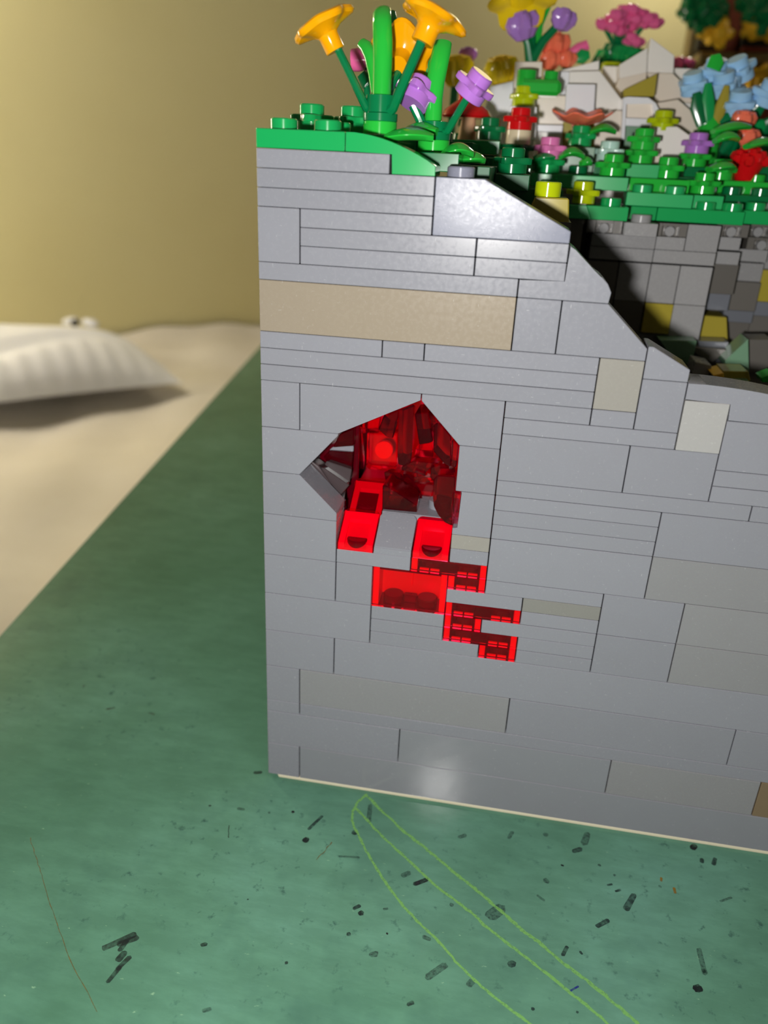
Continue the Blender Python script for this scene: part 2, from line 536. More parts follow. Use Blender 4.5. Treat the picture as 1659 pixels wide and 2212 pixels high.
    for u0, v0, u1, v1, r, m, d in lst:
        A_, B_ = Z(u0, v0), Z(u1, v1)
        mark(A_[0], A_[1], B_[0], B_[1], r * sc_, m, d * sc_)


def stroke(name, pts, half, mat, z):
    """a thin drawn line on the table through pixels"""
    P_ = [atz(u, v, TZ) for u, v in pts]
    Q = []
    for i in range(len(P_) - 1):
        for k in range(6): Q.append(P_[i].lerp(P_[i + 1], k / 6))
    Q.append(P_[-1]); L_, R_ = [], []
    for i, p in enumerate(Q):
        d = (Q[min(i + 1, len(Q) - 1)] - Q[max(i - 1, 0)]).normalized(); s = Vector((-d.y, d.x, 0))
        w = half * random.uniform(.7, 1.2)
        p = p + s * random.uniform(-.12, .12)
        L_.append(p + s * w); R_.append(p - s * w)
    bm = bmesh.new()
    l = [bm.verts.new((p.x, p.y, TZ + z)) for p in L_]; r = [bm.verts.new((p.x, p.y, TZ + z)) for p in R_]
    for i in range(len(l) - 1): bm.faces.new((l[i], r[i], r[i + 1], l[i + 1]))
    return obj(name, bm, mat, table, smooth=False)
L1 = [zB(*p) for p in [(600, 112), (535, 175), (505, 230), (503, 290), (520, 340), (580, 460), (640, 570), (740, 730), (850, 870), (960, 990), (1070, 1090), (1200, 1240), (1330, 1370), (1480, 1500)]] + [zC(*p) for p in [(0, 1630), (60, 1680)]]
L2 = [zB(*p) for p in [(525, 205), (680, 370), (860, 540), (1020, 690), (1170, 810), (1300, 905), (1410, 1010), (1540, 1110)]] + [zC(*p) for p in [(0, 1205), (150, 1320), (300, 1440), (450, 1560), (600, 1690)]]
L3 = [zB(*p) for p in [(590, 112), (720, 240), (860, 370), (1000, 480), (1080, 545), (1200, 650), (1330, 750), (1470, 870), (1600, 985)]] + [zC(*p) for p in [(0, 1040), (100, 1110), (250, 1240), (400, 1350), (560, 1480), (690, 1590), (800, 1690)]]
for i, (L_, h_) in enumerate(((L1, .30), (L2, .33), (L3, .38))):
    o = stroke('chalk_line', L_, h_, 'chalk', .045 + .004 * i)
    if i == 0: o['label'] = 'yellow green chalk line'
stroke('hair', [zA(*p) for p in [(130, 820), (160, 920), (190, 1010), (235, 1165), (300, 1340), (420, 1570)]], .07, 'hair', .06)
stroke('hair', [zA(*p) for p in [(1365, 915), (1400, 880), (1432, 838)]], .12, 'hair', .062)
stroke('hair', [zA(*p) for p in [(985, 820), (988, 765)]], .1, 'ink_mid', .064)

# ------------------------------------------------------------------ bed and pillow
bed = thing('bed', 'bed with rumpled cream sheet beyond the green table', 'bed', tuple(wpt(-500, 400, -750)))
bm = bmesh.new()
NX, NY = 110, 60
def sheet_z(w, n):
    z = -150 + 5 * math.sin(w * .017 + n * .006) + 4 * math.sin(n * .023 - w * .008) + 2.5 * math.sin(w * .05 + n * .03)
    z += 16 * math.exp(-(n / 45.0) ** 2)                            # tucked up against the wall
    z += 14 * math.exp(-((w + 1.05 * n * .9 + 40 + 480) / 38.0) ** 2) * max(0, min(1, (n - 240) / 160))
    return z
g = [[None] * (NY + 1) for _ in range(NX + 1)]
for i in range(NX + 1):
    for j in range(NY + 1):
        w = -1400 + 2000 * i / NX; n = 5 + 795 * j / NY
        p = wpt(w, n, 0); g[i][j] = bm.verts.new((p.x, p.y, sheet_z(w, n)))
for i in range(NX):
    for j in range(NY): bm.faces.new((g[i][j], g[i][j + 1], g[i + 1][j + 1], g[i + 1][j]))
last = [bm.verts.new((wpt(-1400 + 2000 * i / NX, 803 + 3 * math.sin(i * .8), 0).x, wpt(-1400 + 2000 * i / NX, 803 + 3 * math.sin(i * .8), 0).y, -520)) for i in range(NX + 1)]
for i in range(NX): bm.faces.new((g[i][NY], last[i], last[i + 1], g[i + 1][NY]))
obj('sheet', bm, 'sheet', bed)
bm = bmesh.new()
a = [bm.verts.new((p.x, p.y, z)) for z in (-750, -168) for p in (wpt(-1395, 8, 0), wpt(595, 8, 0), wpt(595, 796, 0), wpt(-1395, 796, 0))]
for f_ in ((3, 2, 1, 0), (4, 5, 6, 7), (0, 1, 5, 4), (1, 2, 6, 5), (2, 3, 7, 6), (3, 0, 4, 7)): bm.faces.new([a[i] for i in f_])
obj('mattress', bm, 'sheet', bed, smooth=False)

# pillow: corner near pixel (400, 855), long pleated side towards the camera
pc = wpt(-72, 358, -140)
pdir = -WD; pin = -WN          # along the front seam to the left, and towards the wall
PL, PW = 350, 262
pil = thing('pillow', 'white pillow with pleated edge lying on the cream bed', 'pillow', tuple(pc + pdir * 200 + pin * 130))
bm = bmesh.new()
n1, n2 = 60, 36
def pil_z(s, t):
    e = max(0.0, (1 - abs(2 * s - 1) ** 2.2)) * max(0.0, (1 - abs(2 * t - 1) ** 2.2))
    return e ** .62
top = [[None] * (n2 + 1) for _ in range(n1 + 1)]; bot = [[None] * (n2 + 1) for _ in range(n1 + 1)]
for i in range(n1 + 1):
    for j in range(n2 + 1):
        s, t = i / n1, j / n2
        pinch = 1 - .10 * (1 - (2 * t - 1) ** 2) * 0
        h = pil_z(s, t)
        x = s + .05 * (1 - 2 * s) * (1 - h) * 0
        base = pc + pdir * (PL * s) + pin * (PW * t)
        inset = 18 * math.sin(math.pi * s)
        base = base - pin * (inset * (1 - 2 * t) * -.6)
        fold = 3.5 * math.sin(s * 90) * max(0, 1 - t * 3.2) * h
        zt = -126 + (62 + 8 * math.sin(s * 6 + t * 4)) * h - 13 * math.exp(-((t - .30 - .06 * math.sin(s * 7)) / .07) ** 2) * h + fold
        zb = -126 - 2 * h
        top[i][j] = bm.verts.new((base.x, base.y, zt)); bot[i][j] = bm.verts.new((base.x, base.y, zb))
for G, fl_ in ((top, 0), (bot, 1)):
    for i in range(n1):
        for j in range(n2):
            q = (G[i][j], G[i][j + 1], G[i + 1][j + 1], G[i + 1][j])
            bm.faces.new(q if fl_ else q[::-1])
bmesh.ops.remove_doubles(bm, verts=bm.verts, dist=.05)
obj('pillow_case', bm, 'pillow', pil)
bm = bmesh.new()
tube(bm, [pc + pdir * (PL * s) - pin * 4 + pin * (18 * math.sin(math.pi * s) * .6) + Vector((0, 0, -124 + 1.5 * math.sin(s * 40))) for s in [k / 40 for k in range(-1, 41)]], (8), 8)
for v in bm.verts: v.co.z = -124 + (v.co.z + 124) * .5
obj('piping', bm, cloth_mat('piping_grey', (150, 156, 170), (170, 176, 190)), pil, 'grey blue piping')
q = at(172, 694, 905)
bow = thing('cloth_tie', 'small white cloth tie with a dark knot on the pillow', 'tie', tuple(q))
for dx, sgn in ((-14, -1), (16, 1)):
    bm = bmesh.new(); lathe(bm, [(0, -13), (7, -9), (10, 0), (7, 9), (0, 13)], Matrix.Translation(q + Vector((dx, 0, -1))) @ Matrix.Rotation(math.radians(90 + 12 * sgn), 4, 'Y') @ Matrix.Scale(.6, 4, (1, 0, 0)), 12)
    obj('loop', bm, 'pillow', bow)
bm = bmesh.new(); lathe(bm, [(0, -6), (5, -3), (6, 0), (5, 3), (0, 6)], Matrix.Translation(q + Vector((-3, -8, -1))), 12)
obj('knot', bm, 'black', bow, 'dark knot')
for lx, ly, lz, lab in ((-860, 440, 140, 'added unseen lamp low over the bed'), (-760, 650, 560, 'added unseen lamp high over the pillow'), (420, 1720, 780, 'added unseen lamp by the far wall beyond the table')):
    lamp = thing('added_lamp', lab, 'lamp', (lx, ly, 1800), 'added unseen lamps')  # lamp bodies added out of view to go with the fill lights
    bm = bmesh.new(); lathe(bm, [(0, lz + 130), (22, lz + 130), (24, lz + 75), (0, lz + 75)], Matrix.Translation((lx, ly, 0)), 24)
    obj('socket', bm, 'white_ceiling', lamp)
    bm = bmesh.new(); cyl(bm, lx, ly, lz + 128, 1800, 5, 10); obj('cord', bm, 'black', lamp)

# ------------------------------------------------------------------ the brick landscape
land = thing('brick_landscape', 'grey toy brick cliff with red crystal cave and green flower meadow on table', 'toy landscape', (0, 0, 0))
front = empty('front_wall', (0, 0, 0), land)
cave = empty('crystal_cave', (16, 8, 64), land)
cliff = empty('ravine_cliff', (64, 72, 90), land)
side = empty('side_wall', (0, 8, 0), land)
meadow = empty('meadow', (0, 8, 130), land)
rocks = empty('rock_outcrop', (40, 96, 140), land)
SX, SZ = 8.0, 3.2
GAP = .055


def gpoly(poly, gv=.10, gh=.034):
    """grid polygon to millimetres, pulled in by the joints (upright joints are wider than level ones)"""
    pts = [Vector((x * SX, z * SZ)) for x, z in poly]
    n = len(pts)
    if sum(pts[i].x * pts[(i + 1) % n].y - pts[(i + 1) % n].x * pts[i].y for i in range(n)) < 0: pts = pts[::-1]
    L = []
    for i in range(n):
        p, q = pts[i], pts[(i + 1) % n]
        d = (q - p).normalized(); nn = Vector((-d.y, d.x))
        g_ = gv if abs(d.x) < .02 else gh
        L.append((p + nn * g_, d, nn, g_))
    out = []
    for i in range(n):
        (p1, d1, n1_, g1), (p2, d2, n2_, g2) = L[i - 1], L[i]
        cr = d1.x * d2.y - d1.y * d2.x
        if abs(cr) < .25: out.append(tuple(pts[i] + n2_ * g2)); continue
        t = ((p2.x - p1.x) * d2.y - (p2.y - p1.y) * d2.x) / cr
        out.append(tuple(p1 + d1 * t))
    return out


def wbrick(name, poly, mat='grey', y0=0.0, y1=8.0, parent=None, label=None, bev=.12, studs=()):
    bm = bmesh.new()
    prism(bm, gpoly(poly), y0 + random.uniform(-.03, .03), y1, bev)
    for x, y, z in studs: stud(bm, x * SX, y, z * SZ)
    return obj(name, bm, mat, parent or front, label)


def R(x0, x1, z0, z1): return [(x0, z0), (x1, z0), (x1, z1), (x0, z1)]
def wb(x0, x1, z0, z1, mat='grey', label=None, **k):
    h = z1 - z0
    return wbrick('plate' if h <= 1.01 else 'brick', R(x0, x1, z0, z1), mat, label=label, **k)

wb(1, 17, 0, 3, 'grey_sheen'); wb(17, 18, 0, 3); wb(17, 18, 6, 7); wb(4, 10, 3, 6, 'grey_sheen')
for r in [(0, 1, 0, 3), (0, 4, 3, 6), (0, 1, 6, 7), (1, 17, 6, 7), (0, 1, 7, 10), (7, 13, 7, 10), (13, 18, 7, 10),
          (0, 2, 10, 13), (2, 18, 10, 13), (0, 3, 13, 16), (3, 6, 13, 14), (3, 5, 14, 15), (3, 5, 15, 16), (7, 9, 13, 14), (7, 9, 14, 15), (6, 9, 15, 16),
          (7, 9, 16, 17), (9, 11, 13, 16), (0, 2, 16, 19), (2, 3, 16, 19), (5, 7, 17, 18), (6, 9, 18, 19), (9, 11, 16, 19),
          (0, 2, 19, 22), (2, 4, 19, 20), (5, 6, 20, 21), (6, 10, 19, 22), (6, 10, 22, 23), (6, 10, 23, 24), (6, 10, 24, 25), (10, 18, 22, 25),
          (6, 12, 25, 26), (12, 18, 25, 26), (5, 6, 25, 28), (6, 9, 26, 29), (9, 11, 26, 29), (11, 18, 26, 27), (11, 18, 27, 28), (11, 18, 28, 31),
          (0, 1, 28, 31), (6, 10, 29, 30), (6, 8, 30, 31), (8, 9, 30, 31), (9, 10, 30, 33), (0, 8, 31, 32), (0, 8, 32, 33), (0, 3, 33, 34), (3, 4, 33, 34), (4, 8, 33, 34),
          (6, 7, 34, 37), (0, 6, 37, 38), (0, 1, 38, 41), (1, 5, 38, 39), (1, 5, 39, 40), (1, 4, 40, 41), (5, 7, 38, 39), (5, 7, 39, 40), (0, 4, 41, 42), (0, 4, 42, 43), (0, 3, 43, 44)]:
    wb(*r)
wb(10, 14, 3, 6, 'grey_warm'); wb(1, 7, 7, 10, 'grey_warm')
wb(14, 18, 3, 6, 'brown_tan', 'brown tan brick')
wb(11, 18, 13, 16, 'grey_warm'); wb(11, 18, 16, 19, 'grey_warm'); wb(10, 18, 19, 22, 'grey_warm')
wb(7, 9, 17, 18, 'grey_olive', 'olive grey tile')
wb(5, 6, 21, 22, 'grey_khaki', 'small khaki tile')
wb(0, 6, 34, 37, 'tan_dark', 'long dark tan brick')
wb(8, 9, 31, 34, 'grey_khaki', 'square khaki grey brick')
wb(10, 11, 29, 32, 'grey_light', 'square pale grey brick', y0=-.15)
wbrick('brick', [(5, 22), (5, 22.5), (5.14, 22.5), (5.14, 25), (6, 25), (6, 22)], 'grey')
wbrick('slope', [(1, 28), (1, 31), (4, 31), (4, 30.6), (2, 28.05), (2, 28)], 'grey')
wbrick('slope', [(4, 31), (6, 31), (6, 28), (5, 28), (4, 30.6)], 'grey')
wbrick('slope', [(0, 25), (0, 28), (2, 28), (2, 27.9), (1, 25)], 'grey')
wbrick('slope', [(0, 22), (0, 25), (1, 25), (2, 22.57), (2, 22)], 'grey')
wbrick('slope', [(7, 34), (7, 37), (8, 37), (9, 34.7), (9, 34)], 'grey')
wbrick('slope', [(6, 37), (6, 38), (7, 38), (7, 39.95), (7.14, 39.72), (7.62, 38.62), (7.78, 38.4), (7.93, 38.05), (8.03, 37.6), (8.0, 37)], 'grey', label='stepped slope with a rounded shoulder')
wbrick('slope', [(4, 40), (4, 43), (5.06, 43), (7, 40.62), (7, 40)], 'grey_shiny', label='large scratched slope', studs=((4.5, 4, 43),))
wbrick('slope', [(9, 33), (9, 34.85), (9.12, 34.85), (10, 33.72), (10, 33)], 'grey')
cv = [(10 + 4 * math.sin(t), 30.4 + 2.6 * math.cos(t)) for t in [k * .1 for k in range(0, 15)]]
wbrick('curved_slope', [(11, 31), (11, 32), (10, 32)] + cv + [(14, 31)], 'grey')
wbrick('curved_slope', [(14, 31), (18, 31), (18, 31.4), (14, 31.6)], 'grey')
# cheese slopes on the cave sill
def cheese(x0, x1, y0, y1, z0, mat, parent, flip=False, label=None, name='slope'):
    bm = bmesh.new()
    yy = [(y0, z0), (y1, z0), (y1, z0 + 6.1), (y1 - .6, z0 + 6.4), (y0, z0 + 1.5)]
    a = [bm.verts.new((x0 + .06, y, z)) for y, z in yy]; b = [bm.verts.new((x1 - .06, y, z)) for y, z in yy]
    n = 5; fs = [bm.faces.new(a), bm.faces.new(b[::-1])]
    for i in range(n): fs.append(bm.faces.new((a[i], b[i], b[(i + 1) % n], a[(i + 1) % n])))
    es = [e for e in bm.edges if abs(e.verts[0].co.x - e.verts[1].co.x) < .01 and min(e.verts[0].co.z, e.verts[1].co.z) > z0 + 5.9]
    bmesh.ops.bevel(bm, geom=list(bm.edges), offset=.14, segments=2, affect='EDGES')
    return obj(name, bm, mat, parent, label)


def cheese_round(x0, x1, y0, y1, z0, mat, parent, label=None):
    """cheese slope whose sloping face has rounded upper corners"""
    bm = bmesh.new()
    r = 1.1; h = 6.3; lip = 1.5
    prof = []
    def outline():
        pts = [(x0 + .08, 0.0), (x1 - .08, 0.0)]
        for k in range(6):
            t = math.pi / 2 * k / 5
            pts.append((x1 - .08 - r + r * math.cos(t), 1 - (r / 8) + (r / 8) * math.sin(t)))
        for k in range(6):
            t = math.pi / 2 * k / 5
            pts.append((x0 + .08 + r - r * math.sin(t), 1 - (r / 8) + (r / 8) * math.cos(t)))
        return pts
    O = outline()
    topv = [bm.verts.new((x, y0 + (y1 - y0) * s, z0 + lip + (h - lip) * s)) for x, s in O]
    botv = [bm.verts.new((x, y0 + (y1 - y0) * s, z0)) for x, s in O]
    n = len(O); tf = bm.faces.new(topv); bm.faces.new(botv[::-1])
    for i in range(n): bm.faces.new((topv[i], botv[i], botv[(i + 1) % n], topv[(i + 1) % n]))
    bmesh.ops.bevel(bm, geom=list(tf.edges), offset=.18, segments=2, affect='EDGES')
    if parent is None: return bm
    return obj('slope', bm, mat, parent, label)
cheese_round(24, 32, .1, 8, 64, 'grey', front, 'small grey slope on the cave sill')


def hollow(x0, x1, z0, z1):
    """clear red brick: thin clear face, side walls coloured bright as if carrying light, open inside with the studs of the course below"""
    a, b, c, d = x0 * SX + .05, x1 * SX - .05, z0 * SZ + .03, z1 * SZ - .03
    h = d - c
    bm = bmesh.new(); box(bm, a, b, 0, .9, c, d, .1)
    pp = [(bm, 'red_clear')]
    bm = bmesh.new()
    for p_, q_ in ((a, a + 1.35), (b - 1.35, b)): box(bm, p_, q_, 1.0, 8, c, d, .1)
    if h > 5: box(bm, (a + b) / 2 - .12, (a + b) / 2 + .12, 5.6, 6.4, c + 3, d - 1, 0)
    pp.append((bm, 'red_rim'))
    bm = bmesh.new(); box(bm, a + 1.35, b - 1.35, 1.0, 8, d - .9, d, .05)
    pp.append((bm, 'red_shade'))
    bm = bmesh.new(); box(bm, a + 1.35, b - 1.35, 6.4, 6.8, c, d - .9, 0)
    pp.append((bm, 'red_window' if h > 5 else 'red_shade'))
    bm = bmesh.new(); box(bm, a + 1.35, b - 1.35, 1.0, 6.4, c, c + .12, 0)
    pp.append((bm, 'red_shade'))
    if h < 5:
        for k in range(int(x1 - x0)):
            bm = bmesh.new(); m_ = (x0 + k + .5) * SX
            box(bm, m_ - 2.1, m_ - .15, 1.0, 1.5, c + .1, c + .55, .08); box(bm, m_ + .15, m_ + 2.1, 1.0, 1.5, c + .1, c + .55, .08)  # bright bars added as painted flash glints along the lower edge
            pp.append((bm, 'red_rim'))
    for k in range(int(x1 - x0)):
        bm = bmesh.new(); cyl(bm, (x0 + k + .5) * SX + .3 * (1 - 2 * (k % 2)), 3.9, c + .1, c + min(1.75, h - 1.2), 2.25, 24, .25)
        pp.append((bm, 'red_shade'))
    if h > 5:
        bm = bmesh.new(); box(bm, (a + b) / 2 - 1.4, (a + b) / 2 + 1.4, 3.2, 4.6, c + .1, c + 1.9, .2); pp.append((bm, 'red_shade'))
    return multi('clear_brick', pp, front, 'clear red brick')
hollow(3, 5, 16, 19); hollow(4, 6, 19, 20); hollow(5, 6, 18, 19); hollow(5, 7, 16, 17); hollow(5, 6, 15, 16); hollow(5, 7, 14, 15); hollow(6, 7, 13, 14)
def clear_cheese(x0, x1, y0, y1, z0, parent, label, rim='red_rim', win='red_window'):
    pp = [(cheese_round(x0, x1, y0, y1, z0, None, None), 'red_clear')]
    def pz(y, dn): return z0 + 1.5 + 4.8 * (y - y0) / (y1 - y0) - dn
    def ramp_(bm, xa, xb, ya, yb, dn):
        f_ = [(xa, ya), (xb, ya), (xb, yb), (xa, yb)]
        lo = [bm.verts.new((x, y, z0 + .05)) for x, y in f_]; hi = [bm.verts.new((x, y, pz(y, dn))) for x, y in f_]
        bm.faces.new(lo[::-1]); bm.faces.new(hi)
        for i in range(4): bm.faces.new((lo[i], lo[(i + 1) % 4], hi[(i + 1) % 4], hi[i]))
    bm = bmesh.new()
    ramp_(bm, x0 + .3, x0 + 1.6, y0 + .3, y1 - .4, .35); ramp_(bm, x1 - 1.6, x1 - .3, y0 + .3, y1 - .4, .35); ramp_(bm, x0 + 1.6, x1 - 1.6, y1 - 2.0, y1 - .4, .35)
    pp.append((bm, rim))
    bm = bmesh.new(); ramp_(bm, x0 + 1.6, x1 - 1.6, y0 + .3, y1 - 2.0, 1.3); pp.append((bm, win))
    bm = bmesh.new(); cyl(bm, (x0 + x1) / 2, y0 + 2.6, z0 + .1, z0 + 1.9, 2.2, 24, .2); pp.append((bm, 'red_shade'))
    return multi('slope', pp, parent, label)
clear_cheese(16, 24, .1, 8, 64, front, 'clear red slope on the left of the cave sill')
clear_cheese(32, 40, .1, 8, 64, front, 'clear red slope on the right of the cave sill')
# cream board under the bricks
bm = bmesh.new(); prism(bm, [(2.7, TZ + .02), (150, TZ + .02), (150, -.03), (2.4, -.03)], .12, 200, .1)
obj('base_board', bm, 'board', land, 'thin cream board')
# filling behind the front wall
def fill(x0, x1, y0, y1, z0, z1, mat='core', name='inner_block', parent=land):
    bm = bmesh.new(); box(bm, x0, x1, y0, y1, z0, z1, 0); return obj(name, bm, mat, parent, smooth=False)
fill(8.2, 143, 8.2, 63, 0, 40); fill(8.2, 40, 40, 63, 40, 130); fill(8.2, 15, 18, 40, 40, 130); fill(49, 55, 8.2, 40, 40, 118)
fill(15, 49, 8.2, 40, 99.5, 130); fill(55, 78, 8.2, 24, 40, 100); fill(15, 49, 8.2, 40, 40, 60)
fill(78, 144, 8.2, 63, 40, 84)
# side wall seen only from further left
zz = 0
row = 0
while zz < 44:
    h = 3 if zz + 3 <= 44 else 44 - zz
    y = 8
    ln = [3, 4, 2, 6][row % 4]
    while y < 184:
        y2 = min(184, y + ln * 8)
        bm = bmesh.new(); box(bm, .06, 7.95, y + .06, y2 - .06, zz * SZ + .055, (zz + h) * SZ - .055, .12)
        obj('brick' if h > 1 else 'plate', bm, 'grey', side)
        y = y2; ln = random.choice([4, 6, 8])
    zz += h; row += 1

# ------------------------------------------------------------------ crystal cave
def zk(a, b): return 700 + a / 5.184, 840 + b / 5.184
def crystal(name, pts, Y, th, mat, label=None, taper=.8, bev=.18, tilt=0.0, parent=None):
    """a chunky piece whose front outline stands at depth Y (per-point offsets allowed) and runs back th mm"""
    bm = bmesh.new()
    A = []
    for p in pts:
        u, v = zk(p[0], p[1]); A.append(at(u, v, Y + (p[2] if len(p) > 2 else 0)))
    c = sum(A, Vector()) / len(A)
    a = [bm.verts.new(p) for p in A]; b = [bm.verts.new(c + (p - c) * taper + Vector((0, th, tilt))) for p in A]
    n = len(a); fs = [bm.faces.new(a), bm.faces.new(b[::-1])]
    for i in range(n): bm.faces.new((a[i], b[i], b[(i + 1) % n], a[(i + 1) % n]))
    if bev: bmesh.ops.bevel(bm, geom=list(bm.edges), offset=bev, segments=1, affect='EDGES', clamp_overlap=True)
    return obj(name, bm, mat, parent or cave, label, smooth=False)
# back and sides of the cave
bm = bmesh.new(); box(bm, 15.2, 49, 37, 39.8, 60, 99.4, .1); obj('back_panel', bm, 'red_inner', cave, 'deep red panel at the back')
bm = bmesh.new(); box(bm, 8.2, 17, 16.5, 17.6, 60, 99, .1); obj('side_panel', bm, 'red_shade', cave)
bm = bmesh.new(); box(bm, 47.6, 48.9, 9, 37, 60.5, 99, .1); obj('side_panel', bm, 'red_inner', cave)
bm = bmesh.new(); box(bm, 15.4, 48.8, 8.3, 37, 60.2, 66.8, .1); box(bm, 24.2, 40, 8.3, 20, 66.8, 70.2, .1); stud(bm, 36, 14, 70.2)
obj('floor_plate', bm, 'grey', cave, 'grey floor plate with a stud')
bm = bmesh.new(); box(bm, 16.3, 47.5, 20, 37, 66.9, 71, .1); obj('floor_panel', bm, 'red_inner', cave)
clear_cheese(16.6, 24.2, 8.4, 16, 68.0, cave, 'clear red slope behind the sill', 'red_inner', 'red_shade')
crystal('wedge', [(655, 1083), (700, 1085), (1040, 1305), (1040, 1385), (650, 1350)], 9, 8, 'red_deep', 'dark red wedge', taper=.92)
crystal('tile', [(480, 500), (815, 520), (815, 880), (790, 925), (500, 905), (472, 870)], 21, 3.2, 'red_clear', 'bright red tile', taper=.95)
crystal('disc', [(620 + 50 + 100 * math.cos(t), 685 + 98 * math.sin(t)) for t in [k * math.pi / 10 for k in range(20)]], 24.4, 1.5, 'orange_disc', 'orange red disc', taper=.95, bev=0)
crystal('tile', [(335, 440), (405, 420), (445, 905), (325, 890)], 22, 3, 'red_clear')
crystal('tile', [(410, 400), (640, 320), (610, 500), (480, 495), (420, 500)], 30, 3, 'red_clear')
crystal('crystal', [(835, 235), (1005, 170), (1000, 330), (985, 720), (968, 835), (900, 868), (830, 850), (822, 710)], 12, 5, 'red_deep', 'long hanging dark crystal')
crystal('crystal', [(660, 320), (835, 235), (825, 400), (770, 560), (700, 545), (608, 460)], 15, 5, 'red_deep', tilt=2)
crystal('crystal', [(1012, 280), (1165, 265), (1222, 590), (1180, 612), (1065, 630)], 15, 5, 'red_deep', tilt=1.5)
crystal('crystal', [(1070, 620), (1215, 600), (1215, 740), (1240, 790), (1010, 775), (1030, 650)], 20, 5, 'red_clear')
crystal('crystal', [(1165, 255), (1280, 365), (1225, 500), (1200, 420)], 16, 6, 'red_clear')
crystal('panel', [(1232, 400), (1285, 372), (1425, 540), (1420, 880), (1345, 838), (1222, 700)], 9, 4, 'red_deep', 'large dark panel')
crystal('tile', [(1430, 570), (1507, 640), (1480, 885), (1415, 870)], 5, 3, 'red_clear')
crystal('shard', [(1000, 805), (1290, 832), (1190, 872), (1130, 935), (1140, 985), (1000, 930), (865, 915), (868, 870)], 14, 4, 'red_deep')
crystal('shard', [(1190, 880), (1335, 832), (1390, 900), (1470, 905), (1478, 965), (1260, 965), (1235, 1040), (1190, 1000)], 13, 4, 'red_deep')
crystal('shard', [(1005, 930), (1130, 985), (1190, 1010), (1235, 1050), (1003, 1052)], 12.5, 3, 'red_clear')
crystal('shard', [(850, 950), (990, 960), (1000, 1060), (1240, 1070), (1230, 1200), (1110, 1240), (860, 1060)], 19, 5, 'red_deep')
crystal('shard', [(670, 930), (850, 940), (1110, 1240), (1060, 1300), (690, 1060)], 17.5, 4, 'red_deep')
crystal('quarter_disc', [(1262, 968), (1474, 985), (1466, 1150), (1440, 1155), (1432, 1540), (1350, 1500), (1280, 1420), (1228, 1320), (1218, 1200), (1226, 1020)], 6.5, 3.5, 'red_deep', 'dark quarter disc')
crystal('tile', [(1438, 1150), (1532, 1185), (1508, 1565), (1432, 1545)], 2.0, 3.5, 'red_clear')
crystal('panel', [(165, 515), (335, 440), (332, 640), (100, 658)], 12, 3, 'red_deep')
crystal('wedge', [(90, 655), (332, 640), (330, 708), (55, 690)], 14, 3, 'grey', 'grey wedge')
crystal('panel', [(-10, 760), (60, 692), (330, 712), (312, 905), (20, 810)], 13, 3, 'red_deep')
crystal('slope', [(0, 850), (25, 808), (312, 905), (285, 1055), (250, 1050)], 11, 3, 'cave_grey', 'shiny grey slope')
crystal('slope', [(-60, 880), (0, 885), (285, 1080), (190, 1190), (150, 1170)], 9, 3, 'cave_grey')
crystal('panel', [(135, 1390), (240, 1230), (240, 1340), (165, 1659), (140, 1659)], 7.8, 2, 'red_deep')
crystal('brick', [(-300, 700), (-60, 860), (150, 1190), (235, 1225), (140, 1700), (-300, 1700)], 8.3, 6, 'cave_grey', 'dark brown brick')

# ------------------------------------------------------------------ ravine cliff
def cb(x0, x1, z0, z1, mat='cliff_grey', y=72.0, dep=16.0, label=None, studs=()):
    bm = bmesh.new(); prism(bm, gpoly(R(x0, x1, z0, z1)), y + random.uniform(-.12, .12), y + dep, .14)
    for sx_, sy_ in studs: stud(bm, sx_ * SX, sy_, z1 * SZ)
    return obj('plate' if z1 - z0 < 1.3 else 'brick', bm, mat, cliff, label)
def clip(x0, x1, z0, z1, y):
    """plate with a notch and a small stud sunk in its face"""
    bm = bmesh.new()
    a, b, c, d = x0 * SX + GAP, x1 * SX - GAP, z0 * SZ + GAP, z1 * SZ - GAP
    m = (a + b) / 2
    box(bm, a, m - 2.1, y, y + 10, c, d, .1); box(bm, m + 2.1, b, y, y + 10, c, d, .1); box(bm, m - 2.1, m + 2.1, y, y + 10, d - .7, d, .05); box(bm, m - 2.1, m + 2.1, y + 2.6, y + 10, c, d - .7, 0)
    b2 = bmesh.new(); lathe(b2, [(0, 0), (1.25, 0), (1.25, 1.7), (1.1, 1.85), (0, 1.85)], Matrix.Translation((m, y + 2.6, c + 1.15)) @ Matrix.Rotation(math.pi / 2, 4, 'X'), 14)
    return multi('clip_plate', [(bm, 'cliff_dark'), (b2, 'cliff_grey')], cliff)
ZO = .1
clip(7.9, 9, 39 + ZO, 40 + ZO, 70); cb(9, 10, 39 + ZO, 40 + ZO, y=66, studs=((9.52, 70),))
clip(10, 11, 39 + ZO, 40 + ZO, 72); cb(11, 12, 38 + ZO, 40 + ZO)
cb(8.1, 10.1, 38 + ZO, 39 + ZO, y=71); cb(10.1, 11, 38 + ZO, 39 + ZO, y=71.6)
cb(8.1, 10.1, 37 + ZO, 38 + ZO, 'cliff_grey', y=71.4); cb(10.1, 12, 37 + ZO, 38 + ZO)
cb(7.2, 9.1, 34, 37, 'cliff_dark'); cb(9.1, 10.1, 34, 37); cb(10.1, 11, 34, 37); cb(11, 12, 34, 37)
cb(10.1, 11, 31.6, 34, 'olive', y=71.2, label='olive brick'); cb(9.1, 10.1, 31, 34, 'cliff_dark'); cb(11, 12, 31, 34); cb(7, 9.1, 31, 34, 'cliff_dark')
cb(10, 12, 30.6, 31.5, 'cliff_grey', y=73); cb(7, 10, 28, 31, 'cliff_dark'); cb(10, 12, 28, 30.6, 'cliff_dark', y=74)
